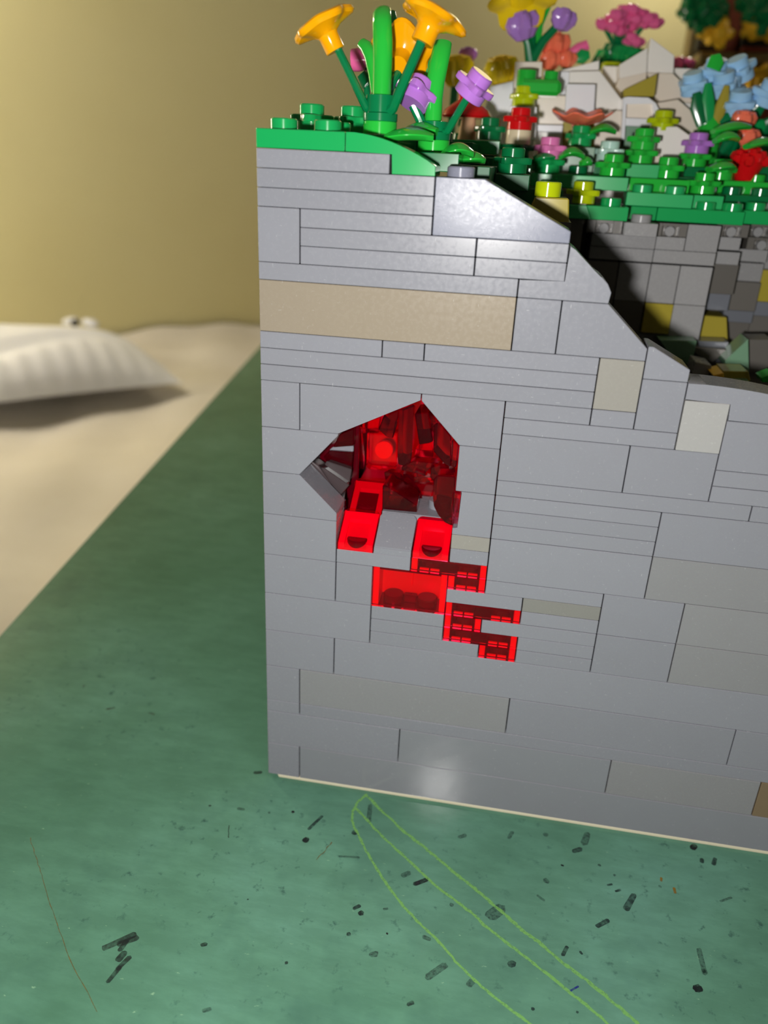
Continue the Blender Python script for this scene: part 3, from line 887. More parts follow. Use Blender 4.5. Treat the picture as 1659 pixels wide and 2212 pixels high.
clip(12, 13, 39.2, 40.2, 78); cb(12, 12.85, 38.2, 39.2, y=78.5); cb(12, 12.9, 37.1, 38.1, y=78); cb(12, 13, 34.7, 37.1, 'cliff_dark', y=80)
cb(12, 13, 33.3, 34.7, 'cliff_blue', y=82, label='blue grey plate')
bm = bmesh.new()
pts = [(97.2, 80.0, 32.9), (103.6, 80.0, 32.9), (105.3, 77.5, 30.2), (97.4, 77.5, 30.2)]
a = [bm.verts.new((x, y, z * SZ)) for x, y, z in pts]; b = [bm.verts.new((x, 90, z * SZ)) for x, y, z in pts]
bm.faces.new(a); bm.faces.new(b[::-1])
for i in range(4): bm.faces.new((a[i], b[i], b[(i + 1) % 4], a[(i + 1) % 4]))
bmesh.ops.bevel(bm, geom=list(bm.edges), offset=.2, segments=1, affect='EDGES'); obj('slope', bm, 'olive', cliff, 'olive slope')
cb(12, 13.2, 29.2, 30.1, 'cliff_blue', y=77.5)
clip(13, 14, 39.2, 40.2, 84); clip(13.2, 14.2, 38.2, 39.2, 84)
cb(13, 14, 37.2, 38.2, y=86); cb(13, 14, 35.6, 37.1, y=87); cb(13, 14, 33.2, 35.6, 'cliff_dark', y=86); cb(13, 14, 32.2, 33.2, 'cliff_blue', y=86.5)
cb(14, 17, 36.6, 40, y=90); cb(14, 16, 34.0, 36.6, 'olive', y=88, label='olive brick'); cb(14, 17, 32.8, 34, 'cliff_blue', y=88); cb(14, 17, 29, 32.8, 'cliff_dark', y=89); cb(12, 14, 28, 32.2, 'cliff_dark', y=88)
# lower ravine pieces
def zr(a, b): return 1220 + a / 3.779, 440 + b / 3.779
def rp(name, pts, Y, th, mat, label=None):
    bm = bmesh.new(); A = [at(*zr(p[0], p[1]), Y + (p[2] if len(p) > 2 else 0)) for p in pts]
    a = [bm.verts.new(p) for p in A]; b = [bm.verts.new(p + Vector((0, th, 0))) for p in A]; n = len(a)
    bm.faces.new(a); bm.faces.new(b[::-1])
    for i in range(n): bm.faces.new((a[i], b[i], b[(i + 1) % n], a[(i + 1) % n]))
    bmesh.ops.bevel(bm, geom=list(bm.edges), offset=.15, segments=1, affect='EDGES', clamp_overlap=True)
    return obj(name, bm, mat, cliff, label, smooth=False)
rp('slope', [(1310, 1280), (1500, 1105), (1505, 1380), (1310, 1330)], 62, 8, 'sand_green', 'sand green slope')
rp('plate', [(1290, 1365), (1500, 1370), (1520, 1450), (1300, 1440)], 52, 8, 'olive')
rp('plate', [(1205, 1400), (1300, 1380), (1300, 1440), (1260, 1450)], 50, 8, 'amber')
rp('plate', [(1300, 1450), (1510, 1450), (1540, 1540), (1330, 1510)], 49, 8, 'sand_green')
rp('brick', [(1070, 1290), (1200, 1320), (1180, 1420), (1040, 1390)], 56, 8, 'cliff_grey')
rp('brick', [(1505, 1110), (1700, 1110), (1700, 1420), (1505, 1380)], 66, 8, 'cliff_dark')
rp('plate', [(1600, 1420), (1700, 1380), (1700, 1460), (1610, 1460)], 46, 5, 'green_bright', 'bright green leaf tip')
rp('brick', [(770, 1110), (1080, 1120), (1030, 1330), (870, 1260)], 66, 6, 'sand_green')
rp('brick', [(1050, 1170), (1340, 1190), (1200, 1300), (1060, 1220)], 68, 6, 'cliff_dark')
rp('brick', [(1090, 1120), (1340, 1130), (1330, 1185), (1100, 1180)], 70, 6, 'cliff_blue')
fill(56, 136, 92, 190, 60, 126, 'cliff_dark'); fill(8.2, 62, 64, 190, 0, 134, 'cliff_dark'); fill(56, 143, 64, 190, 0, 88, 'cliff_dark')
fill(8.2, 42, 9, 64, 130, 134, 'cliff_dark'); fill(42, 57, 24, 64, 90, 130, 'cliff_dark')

# ------------------------------------------------------------------ green meadow plates
def gp(x0, x1, y0, y1, z0, z1, mat='green', studs=(), label=None, bev=.14):
    bm = bmesh.new(); box(bm, x0 * SX + GAP, x1 * SX - GAP, y0 + .05, y1 - .05, z0 * SZ + .05, z1 * SZ - .05, bev)
    for sx_, sy_ in studs: stud(bm, sx_ * SX, sy_, z1 * SZ)
    return obj('plate', bm, mat, meadow, label)
gp(0, 2, 0, 16, 44, 45, 'green', ((.5, 4), (1.5, 4), (1.5, 12)), 'green corner plate')
gp(0, 2, 16, 40, 44, 45, 'green_dark', ((.5, 28), (.5, 36), (1.5, 28), (1.5, 36)))
cvg = [(2 + 2.0 * s, 45 - 1.5 * s ** 1.9) for s in [k / 10 for k in range(11)]]
wbrick('curved_slope', [(3.03, 43), (3.03, 44), (2, 44)] + cvg + [(4, 43)], 'green', 0, 8, meadow, 'green curved slope', bev=.08)
gp(2, 3, 8, 32, 44, 45, 'green'); gp(3, 4.4, 8, 40, 43.2, 44.2, 'green_dark', ((3.5, 28), (3.5, 36)))
gp(2, 3, 32, 60, 44, 45, 'green_dark', ((2.5, 44), (2.5, 52)))
gp(4.4, 5.1, 10, 40, 42.2, 43.6, 'green_matte'); gp(0, 3, 60, 100, 44, 45, 'green_dark', ((1.5, 68), (2.5, 76), (.5, 84)))
gp(3, 4.4, 40, 64, 44, 45, 'green_dark', ((3.5, 44),)); gp(5.1, 6, 30, 44, 42.2, 43.2, 'green_matte'); gp(4.4, 6, 44, 64, 42.2, 43.6, 'green_dark', ((5.5, 50), (4.9, 58)))
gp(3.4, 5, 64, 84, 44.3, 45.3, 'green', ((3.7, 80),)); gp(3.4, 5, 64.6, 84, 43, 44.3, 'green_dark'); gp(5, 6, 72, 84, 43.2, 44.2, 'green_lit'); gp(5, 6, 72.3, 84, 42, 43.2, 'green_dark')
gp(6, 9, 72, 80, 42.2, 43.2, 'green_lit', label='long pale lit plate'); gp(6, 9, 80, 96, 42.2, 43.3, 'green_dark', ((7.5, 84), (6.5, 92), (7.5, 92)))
gp(5.6, 7.0, 56, 72, 41, 42.2, 'green_dark', ((6.6, 66),)); gp(7.2, 9.0, 62, 76, 40.2, 41.2, 'green', ((8.5, 67),))
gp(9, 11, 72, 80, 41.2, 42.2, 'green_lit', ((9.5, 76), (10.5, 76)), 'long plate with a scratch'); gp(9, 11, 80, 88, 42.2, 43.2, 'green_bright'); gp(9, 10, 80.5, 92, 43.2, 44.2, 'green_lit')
gp(8, 10, 72.4, 88, 40.2, 41.2, 'green'); gp(10, 12.6, 72, 88, 40.2, 41.2, 'green', ((11.5, 76), (12.3, 76)))
gp(12.6, 16, 74, 92, 40.3, 41.3, 'green', ((13.1, 80), (14, 80), (15, 80)))
gp(11, 12, 76, 90, 41.2, 42.2, 'green_lit'); gp(12, 14.5, 84, 96, 41.3, 42.3, 'green_dark', ((12.5, 88), (13.4, 88), (14.2, 88)))
gp(12, 14.5, 92, 108, 42.3, 43.3, 'green_bright', ((12.4, 96), (13.4, 96))); gp(13, 16, 100, 116, 43.3, 44.6, 'green_dark', ((13.5, 104), (14.5, 104), (15.3, 104)))
gp(10.3, 12, 88, 100, 42.2, 43.4, 'green_dark', ((10.6, 92), (11.8, 96))); gp(11, 12, 92, 104, 43.4, 44.2, 'green_dark')
gp(6, 7, 84, 92, 43.3, 44.2, 'green_dark'); gp(7, 8, 88, 98, 43.4, 45.3, 'sand_green', label='sand green plate'); gp(8, 9, 84, 96, 43.3, 44.2, 'green_dark')
bm = bmesh.new(); prism(bm, [(48.2, 127.5), (48.2, 131), (49.4, 134.4), (56, 134.4), (56.6, 129.6), (56.2, 127.5)], 24.1, 31.9, .25)
obj('slope', bm, 'olive', meadow, 'olive slope block')
bm = bmesh.new(); prism(bm, [(55.5, 128.7), (55.5, 131.8), (62.0, 131.8), (63.5, 128.7)], 61, 74, .15)
obj('slope', bm, 'green_lit', meadow)

# ------------------------------------------------------------------ light grey rock outcrop
def zo(a, b): return 1000 + a / 2.517, b / 2.517
def rk(pts, Y, th=8, mat='rock', name='slope', label=None, down=None):
    bm = bmesh.new()
    A = [at(*zo(p[0], p[1]), Y + (p[2] if len(p) > 2 else 0)) for p in pts]
    a = [bm.verts.new(p) for p in A]; b = [bm.verts.new(p + Vector((0, th, 0))) for p in A]; n = len(a)
    bm.faces.new(a); bm.faces.new(b[::-1])
    for i in range(n): bm.faces.new((a[i], b[i], b[(i + 1) % n], a[(i + 1) % n]))
    bmesh.ops.bevel(bm, geom=list(bm.edges), offset=.18, segments=1, affect='EDGES', clamp_overlap=True)
    return obj(name, bm, mat, rocks, label, smooth=False)
rk([(285, 335), (432, 335), (425, 480), (275, 480)], 112, 8, 'rock_beige', 'brick')
rk([(440, 388), (580, 388), (572, 520), (440, 520)], 114, 8, 'rock_blue', 'brick')
rk([(520, 385), (742, 328), (740, 384), (580, 390)], 118, 8, 'rock')
rk([(580, 388), (744, 384), (866, 545), (866, 600), (720, 598), (722, 458), (575, 455)], 112, 8, 'rock')
rk([(563, 455), (722, 458), (712, 640), (552, 640)], 104, 8, 'rock_blue', 'tile', 'pale bluish tile')
rk([(400, 512), (560, 520), (548, 684), (392, 680)], 108, 8, 'rock_beige', 'brick')
rk([(388, 676), (545, 680), (540, 720), (385, 716)], 102, 8, 'rock_blue', 'plate')
rk([(388, 716), (540, 720), (540, 860), (385, 860)], 104, 8, 'rock', 'brick')
rk([(714, 596), (864, 600), (856, 800), (712, 800)], 108, 8, 'rock_beige', 'brick')
rk([(545, 640), (715, 640), (712, 800), (540, 800)], 106, 8, 'olive', 'brick', 'olive brick')
rk([(150, 470), (275, 440), (270, 600), (170, 640), (120, 590)], 108, 8, 'rock_blue', 'slope')
rk([(120, 640), (250, 580), (250, 800), (60, 800)], 112, 8, 'rock', 'slope')
rk([(252, 575), (402, 580), (398, 760), (250, 760)], 94, 7, 'rock_blue', 'brick')
rk([(850, 352), (1006, 258), (1000, 395), (850, 428)], 122, 10, 'rock')
rk([(846, 428), (1000, 393), (990, 520), (875, 520), (832, 470)], 122, 10, 'rock_beige', 'brick')
rk([(1022, 204), (1150, 300), (1145, 402), (1002, 396), (1006, 300)], 124, 10, 'rock')
rk([(1000, 396), (1142, 398), (1180, 440), (1252, 552), (1262, 600), (1060, 600), (1040, 500)], 122, 10, 'rock_beige')
rk([(1140, 400), (1250, 552), (1285, 690), (1180, 700), (1160, 560)], 128, 10, 'rock')
rk([(870, 490), (1058, 400), (1042, 524), (874, 528)], 112, 8, 'olive', 'slope', 'olive wedge')
rk([(872, 530), (900, 526), (1010, 530), (1050, 560), (1075, 610), (1040, 620), (1036, 560), (885, 562), (880, 760), (860, 760)], 106, 6, 'rock_blue', 'arch', 'pale arch')
rk([(884, 562), (1038, 558), (1036, 648), (882, 642)], 110, 8, 'rock_beige', 'tile')
rk([(880, 640), (1038, 646), (1036, 690), (880, 684)], 107, 8, 'rock_blue', 'plate')
rk([(880, 684), (1036, 690), (1036, 800), (876, 800)], 110, 8, 'sand_green', 'brick')
rk([(1034, 690), (1166, 688), (1242, 742), (1200, 868), (1062, 852), (1034, 830)], 98, 8, 'rock', 'brick', 'pale eight-sided block')
rk([(1050, 560), (1170, 540), (1240, 600), (1288, 700), (1236, 742), (1166, 690), (1050, 690)], 112, 8, 'rock_beige', 'curved_slope')
rk([(1030, 830), (1080, 850), (1080, 900), (1030, 890)], 96, 6, 'rock_beige', 'brick')
fill(40, 100, 118, 150, 120, 158, 'rock', 'rock_block', rocks); fill(66, 96, 132, 150, 158, 168, 'rock', 'rock_block', rocks)


# ------------------------------------------------------------------ small round flowers clicked on the plates
def flower_plate(bm, mat=None, petals=4, s=1.0):
    """round one-stud flower plate: body, petal ring and stud, base at local z = 0"""
    lathe(bm, [(0, 0), (3.0 * s, 0), (3.1 * s, .1), (3.1 * s, 1.9 * s)], mat, 24)
    lathe(bm, [(2.9 * s, 1.75 * s), (3.4 * s, 1.8 * s), (3.5 * s, 2.0 * s), (3.5 * s, 2.9 * s), (3.3 * s, 3.1 * s), (2.3 * s, 3.1 * s)], mat, 32,
          lambda t, r, z: r + (.75 * s if r > 3.2 * s else .2 * s) * max(-.9, math.cos(petals * t + .8)) ** 1 * (1 if r > 2.5 * s else 0))
    lathe(bm, [(2.42 * s, 3.0 * s), (2.42 * s, 4.7 * s), (2.2 * s, 4.95 * s), (0, 4.95 * s)], mat, 20)


def round_plate(bm, z0, h=3.2, r=3.1, mat=None):
    lathe(bm, [(0, z0), (r, z0), (r, z0 + h), (r - .15, z0 + h + .05), (0, z0 + h + .05)], mat, 20)


MESH = {}
def bloom_mesh(mat):
    if mat not in MESH:
        bm = bmesh.new(); flower_plate(bm); bmesh.ops.recalc_face_normals(bm, faces=bm.faces)
        for v in bm.verts: v.co *= MM
        me = bpy.data.meshes.new('flower_plate'); bm.to_mesh(me); bm.free(); me.materials.append(M[mat])
        me.polygons.foreach_set('use_smooth', [True] * len(me.polygons)); me.set_sharp_from_angle(angle=math.radians(32))
        MESH[mat] = me
    return MESH[mat]


def bloom(x, y, z, stack, label, cat='toy flower', group='round stud flowers on the green plates', roll=None):
    """a little stack of round flower plates; stack lists materials from the bottom"""
    if len(stack) == 1:
        o = bpy.data.objects.new('stud_flower', bloom_mesh(stack[0])); COL.objects.link(o)
        o.location = Vector((x, y, z)) * MM
        o.rotation_euler.z = roll if roll is not None else random.uniform(-.4, .4)
        return tag(o, label, cat, group)
    t = thing('stud_flower', label, cat, (x, y, z), group)
    for k, m in enumerate(stack):
        o = bpy.data.objects.new('flower_plate', bloom_mesh(m)); COL.objects.link(o); o.parent = t
        o.location = (0, 0, k * 3.2 * MM); o.rotation_euler.z = random.uniform(-.4, .4)
    return t
def Gx(x, y, z): return x * SX, y, z * SZ + .03
bloom(*Gx(.62, 20, 45), ('green',), 'dark green stud flower second from the wall corner', roll=.3)
bloom(*Gx(1.58, 22, 45), ('green',), 'dark green stud flower just left of the tall orange flowers')
bloom(*Gx(5.5, 36, 43.2), ('green_dark',), 'dark green stud flower behind the scratched grey slope')
bloom(*Gx(4.62, 70, 45.35), ('green_dark', ), 'dark green stud flower between mushroom and red flower')
bloom(*Gx(7.62, 66, 41.25), ('lime',), 'lime yellow stud flower beside the olive block')
bloom(*Gx(6.5, 76, 43.25), ('green', 'pink'), 'pink stud flower on a green one')
bloom(*Gx(8.5, 76, 43.25), ('green_bright',), 'bright green stud flower in front of the pale aqua one')
bloom(*Gx(8.45, 88, 44.25), ('aqua',), 'pale aqua stud flower')
bloom(*Gx(9.45, 86, 44.25), ('green_bright', 'green_bright'), 'stack of two bright green stud flowers')
bloom(*Gx(10.3, 84, 43.25), ('green_bright',), 'bright green stud flower below the eight-sided grey block')
bloom(*Gx(11.45, 82, 42.25), ('green_bright',), 'bright green stud flower lowest at the meadow front')
bloom(*Gx(11.3, 94, 44.2), ('green_bright', 'lavender'), 'lavender stud flower on a green one beside the berries')
bloom(*Gx(12.1, 90, 43.3), ('green_bright',), 'bright green stud flower between lavender flower and berries')
bloom(*Gx(7.5, 92, 45.35), ('green',), 'green stud flower under the coral fan flower')
# lime stud on the olive block
t = thing('round_stud', 'lime yellow round stud on top of the olive block', 'toy stud', (51.8, 28, 134.5))
bm = bmesh.new(); lathe(bm, [(0, 134.45), (2.6, 134.45), (2.6, 137.0), (2.4, 137.2), (0, 137.2)], Matrix.Translation((51.8, 28, 0)), 24); obj('stud', bm, 'lime', t)
# rock-top lime flowers
bloom(*Gx(10.2, 101, 46.85), ('lime',), 'lime yellow stud flower on the pale eight-sided block')
bloom(*Gx(5.5, 97, 48.2), ('lime',), 'lime yellow stud flower above the red one')
# red flower
t = thing('red_flower', 'red stud flower on a cream ring and dark green base', 'toy flower', Gx(5.5, 76, 44.2))
for k, (m, nm_) in enumerate((('green_dark', 'base'), (None, 'collar'), ('red', 'flower_head'))):
    if m:
        o = bpy.data.objects.new(nm_, bloom_mesh(m)); COL.objects.link(o); o.parent = t; o.location = (0, 0, k * 3.2 * MM); o.rotation_euler.z = .35
    else:
        bm = bmesh.new(); x, y, z = Gx(5.5, 76, 45.2); lathe(bm, [(0, z), (3.1, z), (3.1, z + 3.15), (0, z + 3.15)], Matrix.Translation((x, y, 0)), 24); obj(nm_, bm, 'cream', t)
# pale pedestal bricks under the lime flower above the red one belong to the rocks
# bright green bow plate
t = thing('bow_plate', 'bright green double-stud plate on the grey rock behind the red flower', 'toy plate', tuple(at(1170, 195, 98)))
bm = bmesh.new()
for u, v, r in ((1137, 172, 4.2), (1190, 175, 3.0)): 
    p = at(u, v, 100); lathe(bm, [(0, -3), (r * .62, -3), (r * .62, 2.2), (0, 2.2)], Matrix.Translation(p), 20)
obj('studs', bm, 'green_bright', t)
bm = bmesh.new(); p = at(1168, 186, 98)
box(bm, p.x - 5.6, p.x + 5.4, 95, 102, p.z - 2.4, p.z + 1.4, .9); obj('body', bm, 'green_bright', t)


# ------------------------------------------------------------------ leaves lying on the plates
def leaf(name, pts, Y, w, mat, label, grp='bright green leaves on the plates', th=.7):
    """flat rounded leaf through pixels, drooping blade with thickness"""
    P_ = [at(u, v, y) for (u, v), y in zip(pts, Y)]
    t = thing(name, label, 'toy leaf', tuple(P_[0]), grp)
    bm = bmesh.new(); n = 12
    Q = []
    for k in range(n + 1):
        s = k / n * (len(P_) - 1); i = min(int(s), len(P_) - 2); Q.append(P_[i].lerp(P_[i + 1], s - i))
    tube(bm, Q, [(max(.35, w * math.sin(math.pi * (.12 + .80 * k / n)) ** .6), th) if True else 0 for k in range(n + 1)], 12)
    obj('blade', bm, mat, t)
    return t
def z1(a, b): return 540 + a / 2.9625, b / 2.9625
def flat_leaf(u0, v0, u1, v1, Y0, Y1, w, label, bend=2.0, mat='green_bright'):
    """leaf lying level: runs between two pixels at depths Y0, Y1, width along depth"""
    a, b = at(u0, v0, Y0), at(u1, v1, Y1)
    t = thing('leaf', label, 'toy leaf', tuple(a), 'bright green leaves on the plates')
    bm = bmesh.new(); n, m = 12, 6
    d = (b - a); s = Vector((-d.y, d.x, 0)).normalized()
    T, B = [], []
    for i in range(n + 1):
        q = i / n; c = a + d * q + Vector((0, 0, .55 * bend * math.sin(math.pi * q)))
        hw = w * max(.12, math.sin(math.pi * min(1, .1 + q * .86)) ** .55)
        T.append([bm.verts.new(c + s * (hw * (2 * j / m - 1)) + Vector((0, 0, 1.25 * (1 - (2 * j / m - 1) ** 2) * math.sin(math.pi * (.1 + .8 * q)) + .2))) for j in range(m + 1)])
        B.append([bm.verts.new(c + s * (hw * (2 * j / m - 1)) + Vector((0, 0, -.75 * (1 - (2 * j / m - 1) ** 4)))) for j in range(m + 1)])
    for i in range(n):
        for j in range(m):
            bm.faces.new((T[i][j], T[i + 1][j], T[i + 1][j + 1], T[i][j + 1])); bm.faces.new((B[i][j], B[i][j + 1], B[i + 1][j + 1], B[i + 1][j]))
    for i in range(n):
        for e in (0, m):
            bm.faces.new((T[i][e], B[i][e], B[i + 1][e], T[i + 1][e]))
    for e in (0, n):
        for j in range(m): bm.faces.new((T[e][j], T[e][j + 1], B[e][j + 1], B[e][j]))
    bmesh.ops.remove_doubles(bm, verts=bm.verts, dist=.02)
    obj('blade', bm, mat, t)
    return t
flat_leaf(*z1(860, 885), *z1(1175, 880), 8, 9, 3.0, 'bright green leaf at the foot of the orange flowers', .6)
flat_leaf(*z1(960, 870), *z1(1200, 840), 16, 14, 3.2, 'bright green leaf behind the first leaf', 1.0)
flat_leaf(*z1(1215, 1000), *z1(1430, 985), 14, 15, 3.2, 'bright green leaf above the lone grey stud', 1.4)
flat_leaf(*z1(1340, 1025), *z1(1500, 1025), 18, 20, 2.6, 'small green leaf to the right of the lone grey stud', .3)
flat_leaf(1206, 340, 1262, 338, 72, 73, 3.0, 'bright green leaf between pink and aqua flowers', 1.6)
flat_leaf(1254, 352, 1278, 352, 78, 79, 2.2, 'small green leaf in front of the pink flower', .2)
flat_leaf(1272, 286, 1330, 284, 90, 91, 3.2, 'bright green leaf under the grey arch', 1.2)
flat_leaf(1540, 284, 1620, 274, 92, 96, 2.6, 'bright green leaf under the blue flowers', .6)
flat_leaf(1544, 304, 1596, 300, 88, 90, 2.8, 'bright green leaf beside the lavender flower', 1.0)
flat_leaf(1532, 366, 1586, 362, 80, 82, 3.4, 'bright green leaf in front of the berries', .6)
flat_leaf(1612, 316, 1680, 312, 92, 96, 3.0, 'bright green leaf behind the berries', 1.0)
flat_leaf(1150, 344, 1200, 340, 74, 75, 3.6, 'dark green leaf under the pink flower', .2, 'green')


# ------------------------------------------------------------------ tall flowers on the corner
def trumpet(bm, base, tip, R_, petals=5, sock=1.75, cup=.35, roll=0.0):
    """socket tube at base flaring into a petalled disc at tip"""
    d = Vector(tip) - Vector(base); L = d.length
    mt = axis(base, d, roll)
    def lb(t, r, z):
        k = max(0.0, (r / R_ - .45) / .55)
        return r * (1 + .13 * k * math.cos(petals * t)), z - .22 * k * math.cos(petals * t)
    lathe(bm, [(0, 0), (sock - .1, 0), (sock, .15), (sock, L * .50), (sock * 1.1, L * .58), (R_ * .52, L * .70), (R_ * .74, L * .78), (R_ * .93, L * .84), (R_ * 1.0, L * .94), (R_ * .98, L * 1.05),
               (R_ * .88, L * 1.12), (R_ * .70, L * 1.06), (R_ * .45, L * .98), (R_ * .3, L * 1.0), (R_ * .24, L * 1.12), (0, L * 1.14)], mt, 50, lb)


def curl_leaf(bm, pts, radii):
    tube(bm, pts, radii, 14)


def holder(t, c, z0, zt, r=3.0):
    bm = bmesh.new(); lathe(bm, [(0, z0), (r + .1, z0), (r + .1, z0 + 2.0), (r - .1, z0 + 2.2)], Matrix.Translation((c[0], c[1], 0)), 24)
    obj('base', bm, 'green_bright', t, 'bright green round base')
    bm = bmesh.new(); lathe(bm, [(r, z0 + 2.1), (r + .15, z0 + 2.2), (r + .15, z0 + 3.4), (r - .35, z0 + 3.6), (r - .35, zt), (r - .8, zt + .1), (r - .9, zt - 1), (0, zt - 1)], Matrix.Translation((c[0], c[1], 0)), 24)
    obj('stem_holder', bm, 'green_stem', t)
cA = (19.9, 12)
tA = thing('orange_flower_plant', 'orange trumpet flowers on forked green stems around a tall leaf', 'toy flower', (cA[0], cA[1], 144.05))
holder(tA, cA, 144.05, 150.4)
def stem(t, pts, r, mat='green_stem'):
    bm = bmesh.new(); tube(bm, pts, r, 10); return obj('stem', bm, mat, t)
stem(tA, [at(*z1(790, 715), 12), at(*z1(745, 690), 11), at(*z1(690, 575), 11), at(*z1(560, 310), 11)], [.9, .8, .75, .72])
bm = bmesh.new(); trumpet(bm, at(*z1(548, 328), 11), at(*z1(462, 142), 10.6), 5.5, cup=.3, roll=.4); obj('flower_head', bm, 'orange', tA, 'left orange flower')
stem(tA, [at(*z1(880, 725), 11), at(*z1(915, 690), 10), at(*z1(960, 580), 9.5), at(*z1(1100, 260), 9)], [1.1, .95, .9, .85])
bm = bmesh.new(); trumpet(bm, at(*z1(1100, 275), 9), at(*z1(1176, 96), 9.6), 5.7, roll=.2, sock=2.0); obj('flower_head', bm, 'orange', tA, 'right orange flower')
stem(tA, [at(*z1(850, 700), 14), at(*z1(900, 560), 17), at(*z1(948, 470), 19)], [.9, .8, .8])
bm = bmesh.new()
pb, pt_ = at(*z1(948, 420), 18), at(*z1(985, 330), 22)
trumpet(bm, pb, pt_, 5.6, roll=.9, sock=1.7); obj('flower_head', bm, 'orange', tA, 'orange flower turned away')
bm = bmesh.new()
c0 = Vector((cA[0], cA[1], 149.6))
curl_leaf(bm, [at(*z1(843, 640), 12), at(*z1(846, 520), 12), at(*z1(850, 400), 12), at(*z1(850, 280), 12), at(*z1(845, 160), 12.6), at(*z1(842, 90), 14), at(*z1(850, 66), 16.5)],
          [(1.72, 1.72), (1.72, 1.7), (1.75, 1.6), (1.8, 1.4), (1.72, 1.2), (1.65, 1.0), (1.5, .8)])
obj('leaf', bm, 'green_bright', tA, 'tall bright green leaf')
bm = bmesh.new()
curl_leaf(bm, [at(*z1(815, 600), 17), at(*z1(800, 470), 18), at(*z1(775, 360), 19), at(*z1(745, 300), 20), at(*z1(715, 275), 21)], [(1.2, 1.2), (1.3, 1.1), (1.3, 1), (1.2, .9), (1.0, .7)])
obj('leaf', bm, 'green_bright', tA, 'curled leaf at the back')
bm = bmesh.new()
curl_leaf(bm, [at(*z1(905, 560), 22), at(*z1(915, 300), 23), at(*z1(912, 150), 24), at(*z1(905, 80), 26)], [(1.1, .9), (1.1, .8), (1.0, .7), (.8, .5)])
obj('leaf', bm, 'green', tA)

cB = (29.4, 17)
tB = thing('lavender_flower_plant', 'lavender flowers on green stems with a tall leaf beside the orange flowers', 'toy flower', (cB[0], cB[1], 141.5))
holder(tB, cB, 141.5, 146.7, 2.9)
stem(tB, [at(*z1(1225, 850), 16), at(*z1(1262, 840), 15), at(*z1(1400, 610), 14)], [.8, .72, .7])
bm = bmesh.new(); p0, p1 = at(*z1(1392, 622), 14), at(*z1(1510, 440), 13); flower_plate(bm, axis(p0, p1 - p0, .5), s=.92); obj('flower_head', bm, 'lavender', tB, 'right lavender flower')
stem(tB, [at(*z1(1145, 850), 17), at(*z1(1105, 800), 16.5), at(*z1(1045, 670), 16)], [1.0, .95, .9])
bm = bmesh.new(); p0 = at(*z1(1030, 668), 15.5); flower_plate(bm, axis(p0, Vector((.42, .45, 1.0)), .2), s=.98); obj('flower_head', bm, 'lavender', tB, 'left lavender flower')
bm = bmesh.new()
curl_leaf(bm, [at(*z1(1172, 800), 17), at(*z1(1178, 640), 17), at(*z1(1188, 520), 17), at(*z1(1205, 420), 17.4), at(*z1(1225, 330), 18), at(*z1(1236, 275), 19.5)],
          [(1.6, 1.6), (1.62, 1.5), (1.7, 1.3), (1.75, 1.2), (1.7, 1.0), (1.6, .8)])
obj('leaf', bm, 'green_bright', tB, 'tall bright green leaf')
bm = bmesh.new()
curl_leaf(bm, [at(*z1(1150, 560), 23), at(*z1(1145, 430), 24), at(*z1(1150, 330), 26)], [(1.3, 1), (1.4, .9), (1.2, .7)])
obj('leaf', bm, 'green', tB)
stem(tB, [at(*z1(1130, 800), 21), at(*z1(1110, 600), 24), at(*z1(1105, 460), 26)], [.8, .8, .7])
bm = bmesh.new(); p0 = at(*z1(1105, 470), 26); flower_plate(bm, axis(p0, Vector((.1, .3, 1)), .2), s=.85); obj('flower_head', bm, 'purple', tB, 'purple flower at the back')

# magenta flower just behind the orange plant
p = at(*z1(690, 380), 46)
t = thing('magenta_bud', 'magenta bud with dark green leaf behind the orange flowers', 'toy flower', (at(*z1(745, 560), 46).x, 46, 144.05))
q = at(*z1(750, 560), 46)
stem(t, [Vector((q.x, 46, 144.1)), q, at(*z1(770, 400), 46)], .8)
bm = bmesh.new(); tube(bm, [at(*z1(655, 385), 46), at(*z1(700, 382), 46), at(*z1(770, 385), 46)], [2.2, 2.3, 1.7], 12); obj('bud', bm, 'magenta', t)
bm = bmesh.new(); tube(bm, [at(*z1(715, 470), 44), at(*z1(735, 500), 44), at(*z1(765, 470), 45), at(*z1(770, 440), 46)], [(1.2, .6), (2.6, .9), (2.2, .8), (.8, .5)], 10); obj('leaf', bm, 'green_dark', t)

# mushroom
p = at(1008, 240, 74)
t = thing('mushroom', 'red capped toy mushroom with cream stem behind the lavender flower', 'toy mushroom', (p.x, 74, 145.1))
bm = bmesh.new(); lathe(bm, [(0, 145.1), (2.4, 145.1), (2.0, 148), (1.6, p.z - .5), (0, p.z - .5)], Matrix.Translation((p.x + .6, 74, 0)), 20); obj('stem', bm, 'skin', t)
bm = bmesh.new(); lathe(bm, [(0, -1.4), (5.6, -1.6), (6.2, -1.1), (5.4, .3), (3.2, 1.8), (2.3, 2.4), (2.3, 4.4), (2.1, 4.6), (0, 4.6)], Matrix.Translation((p.x, 74, p.z)), 28); obj('cap', bm, 'red', t)

# coral fan flower
p = at(1254, 254, 95)
t = thing('coral_flower', 'coral frilled flower against the grey rock', 'toy flower', (p.x, 92, 145.4 + 4.9))
bm = bmesh.new(); lathe(bm, [(0, -3.2), (1.6, -3.2), (2.2, -1.6), (6.0, -.4), (7.6, .9), (7.5, 1.3), (5.6, .3), (2, -.8), (0, -1)], axis(p, Vector((0, -.12, 1))), 48,
                            lambda t_, r, z: (r * (1 + .10 * (r / 7.6) * math.cos(7 * t_)), z + .55 * (r / 7.6) * math.cos(7 * t_)))
obj('flower_head', bm, 'coral', t)
bm = bmesh.new(); cyl(bm, p.x, 95, 150.4, p.z - 2.5, 1.5, 14); obj('stem', bm, 'amber', t)

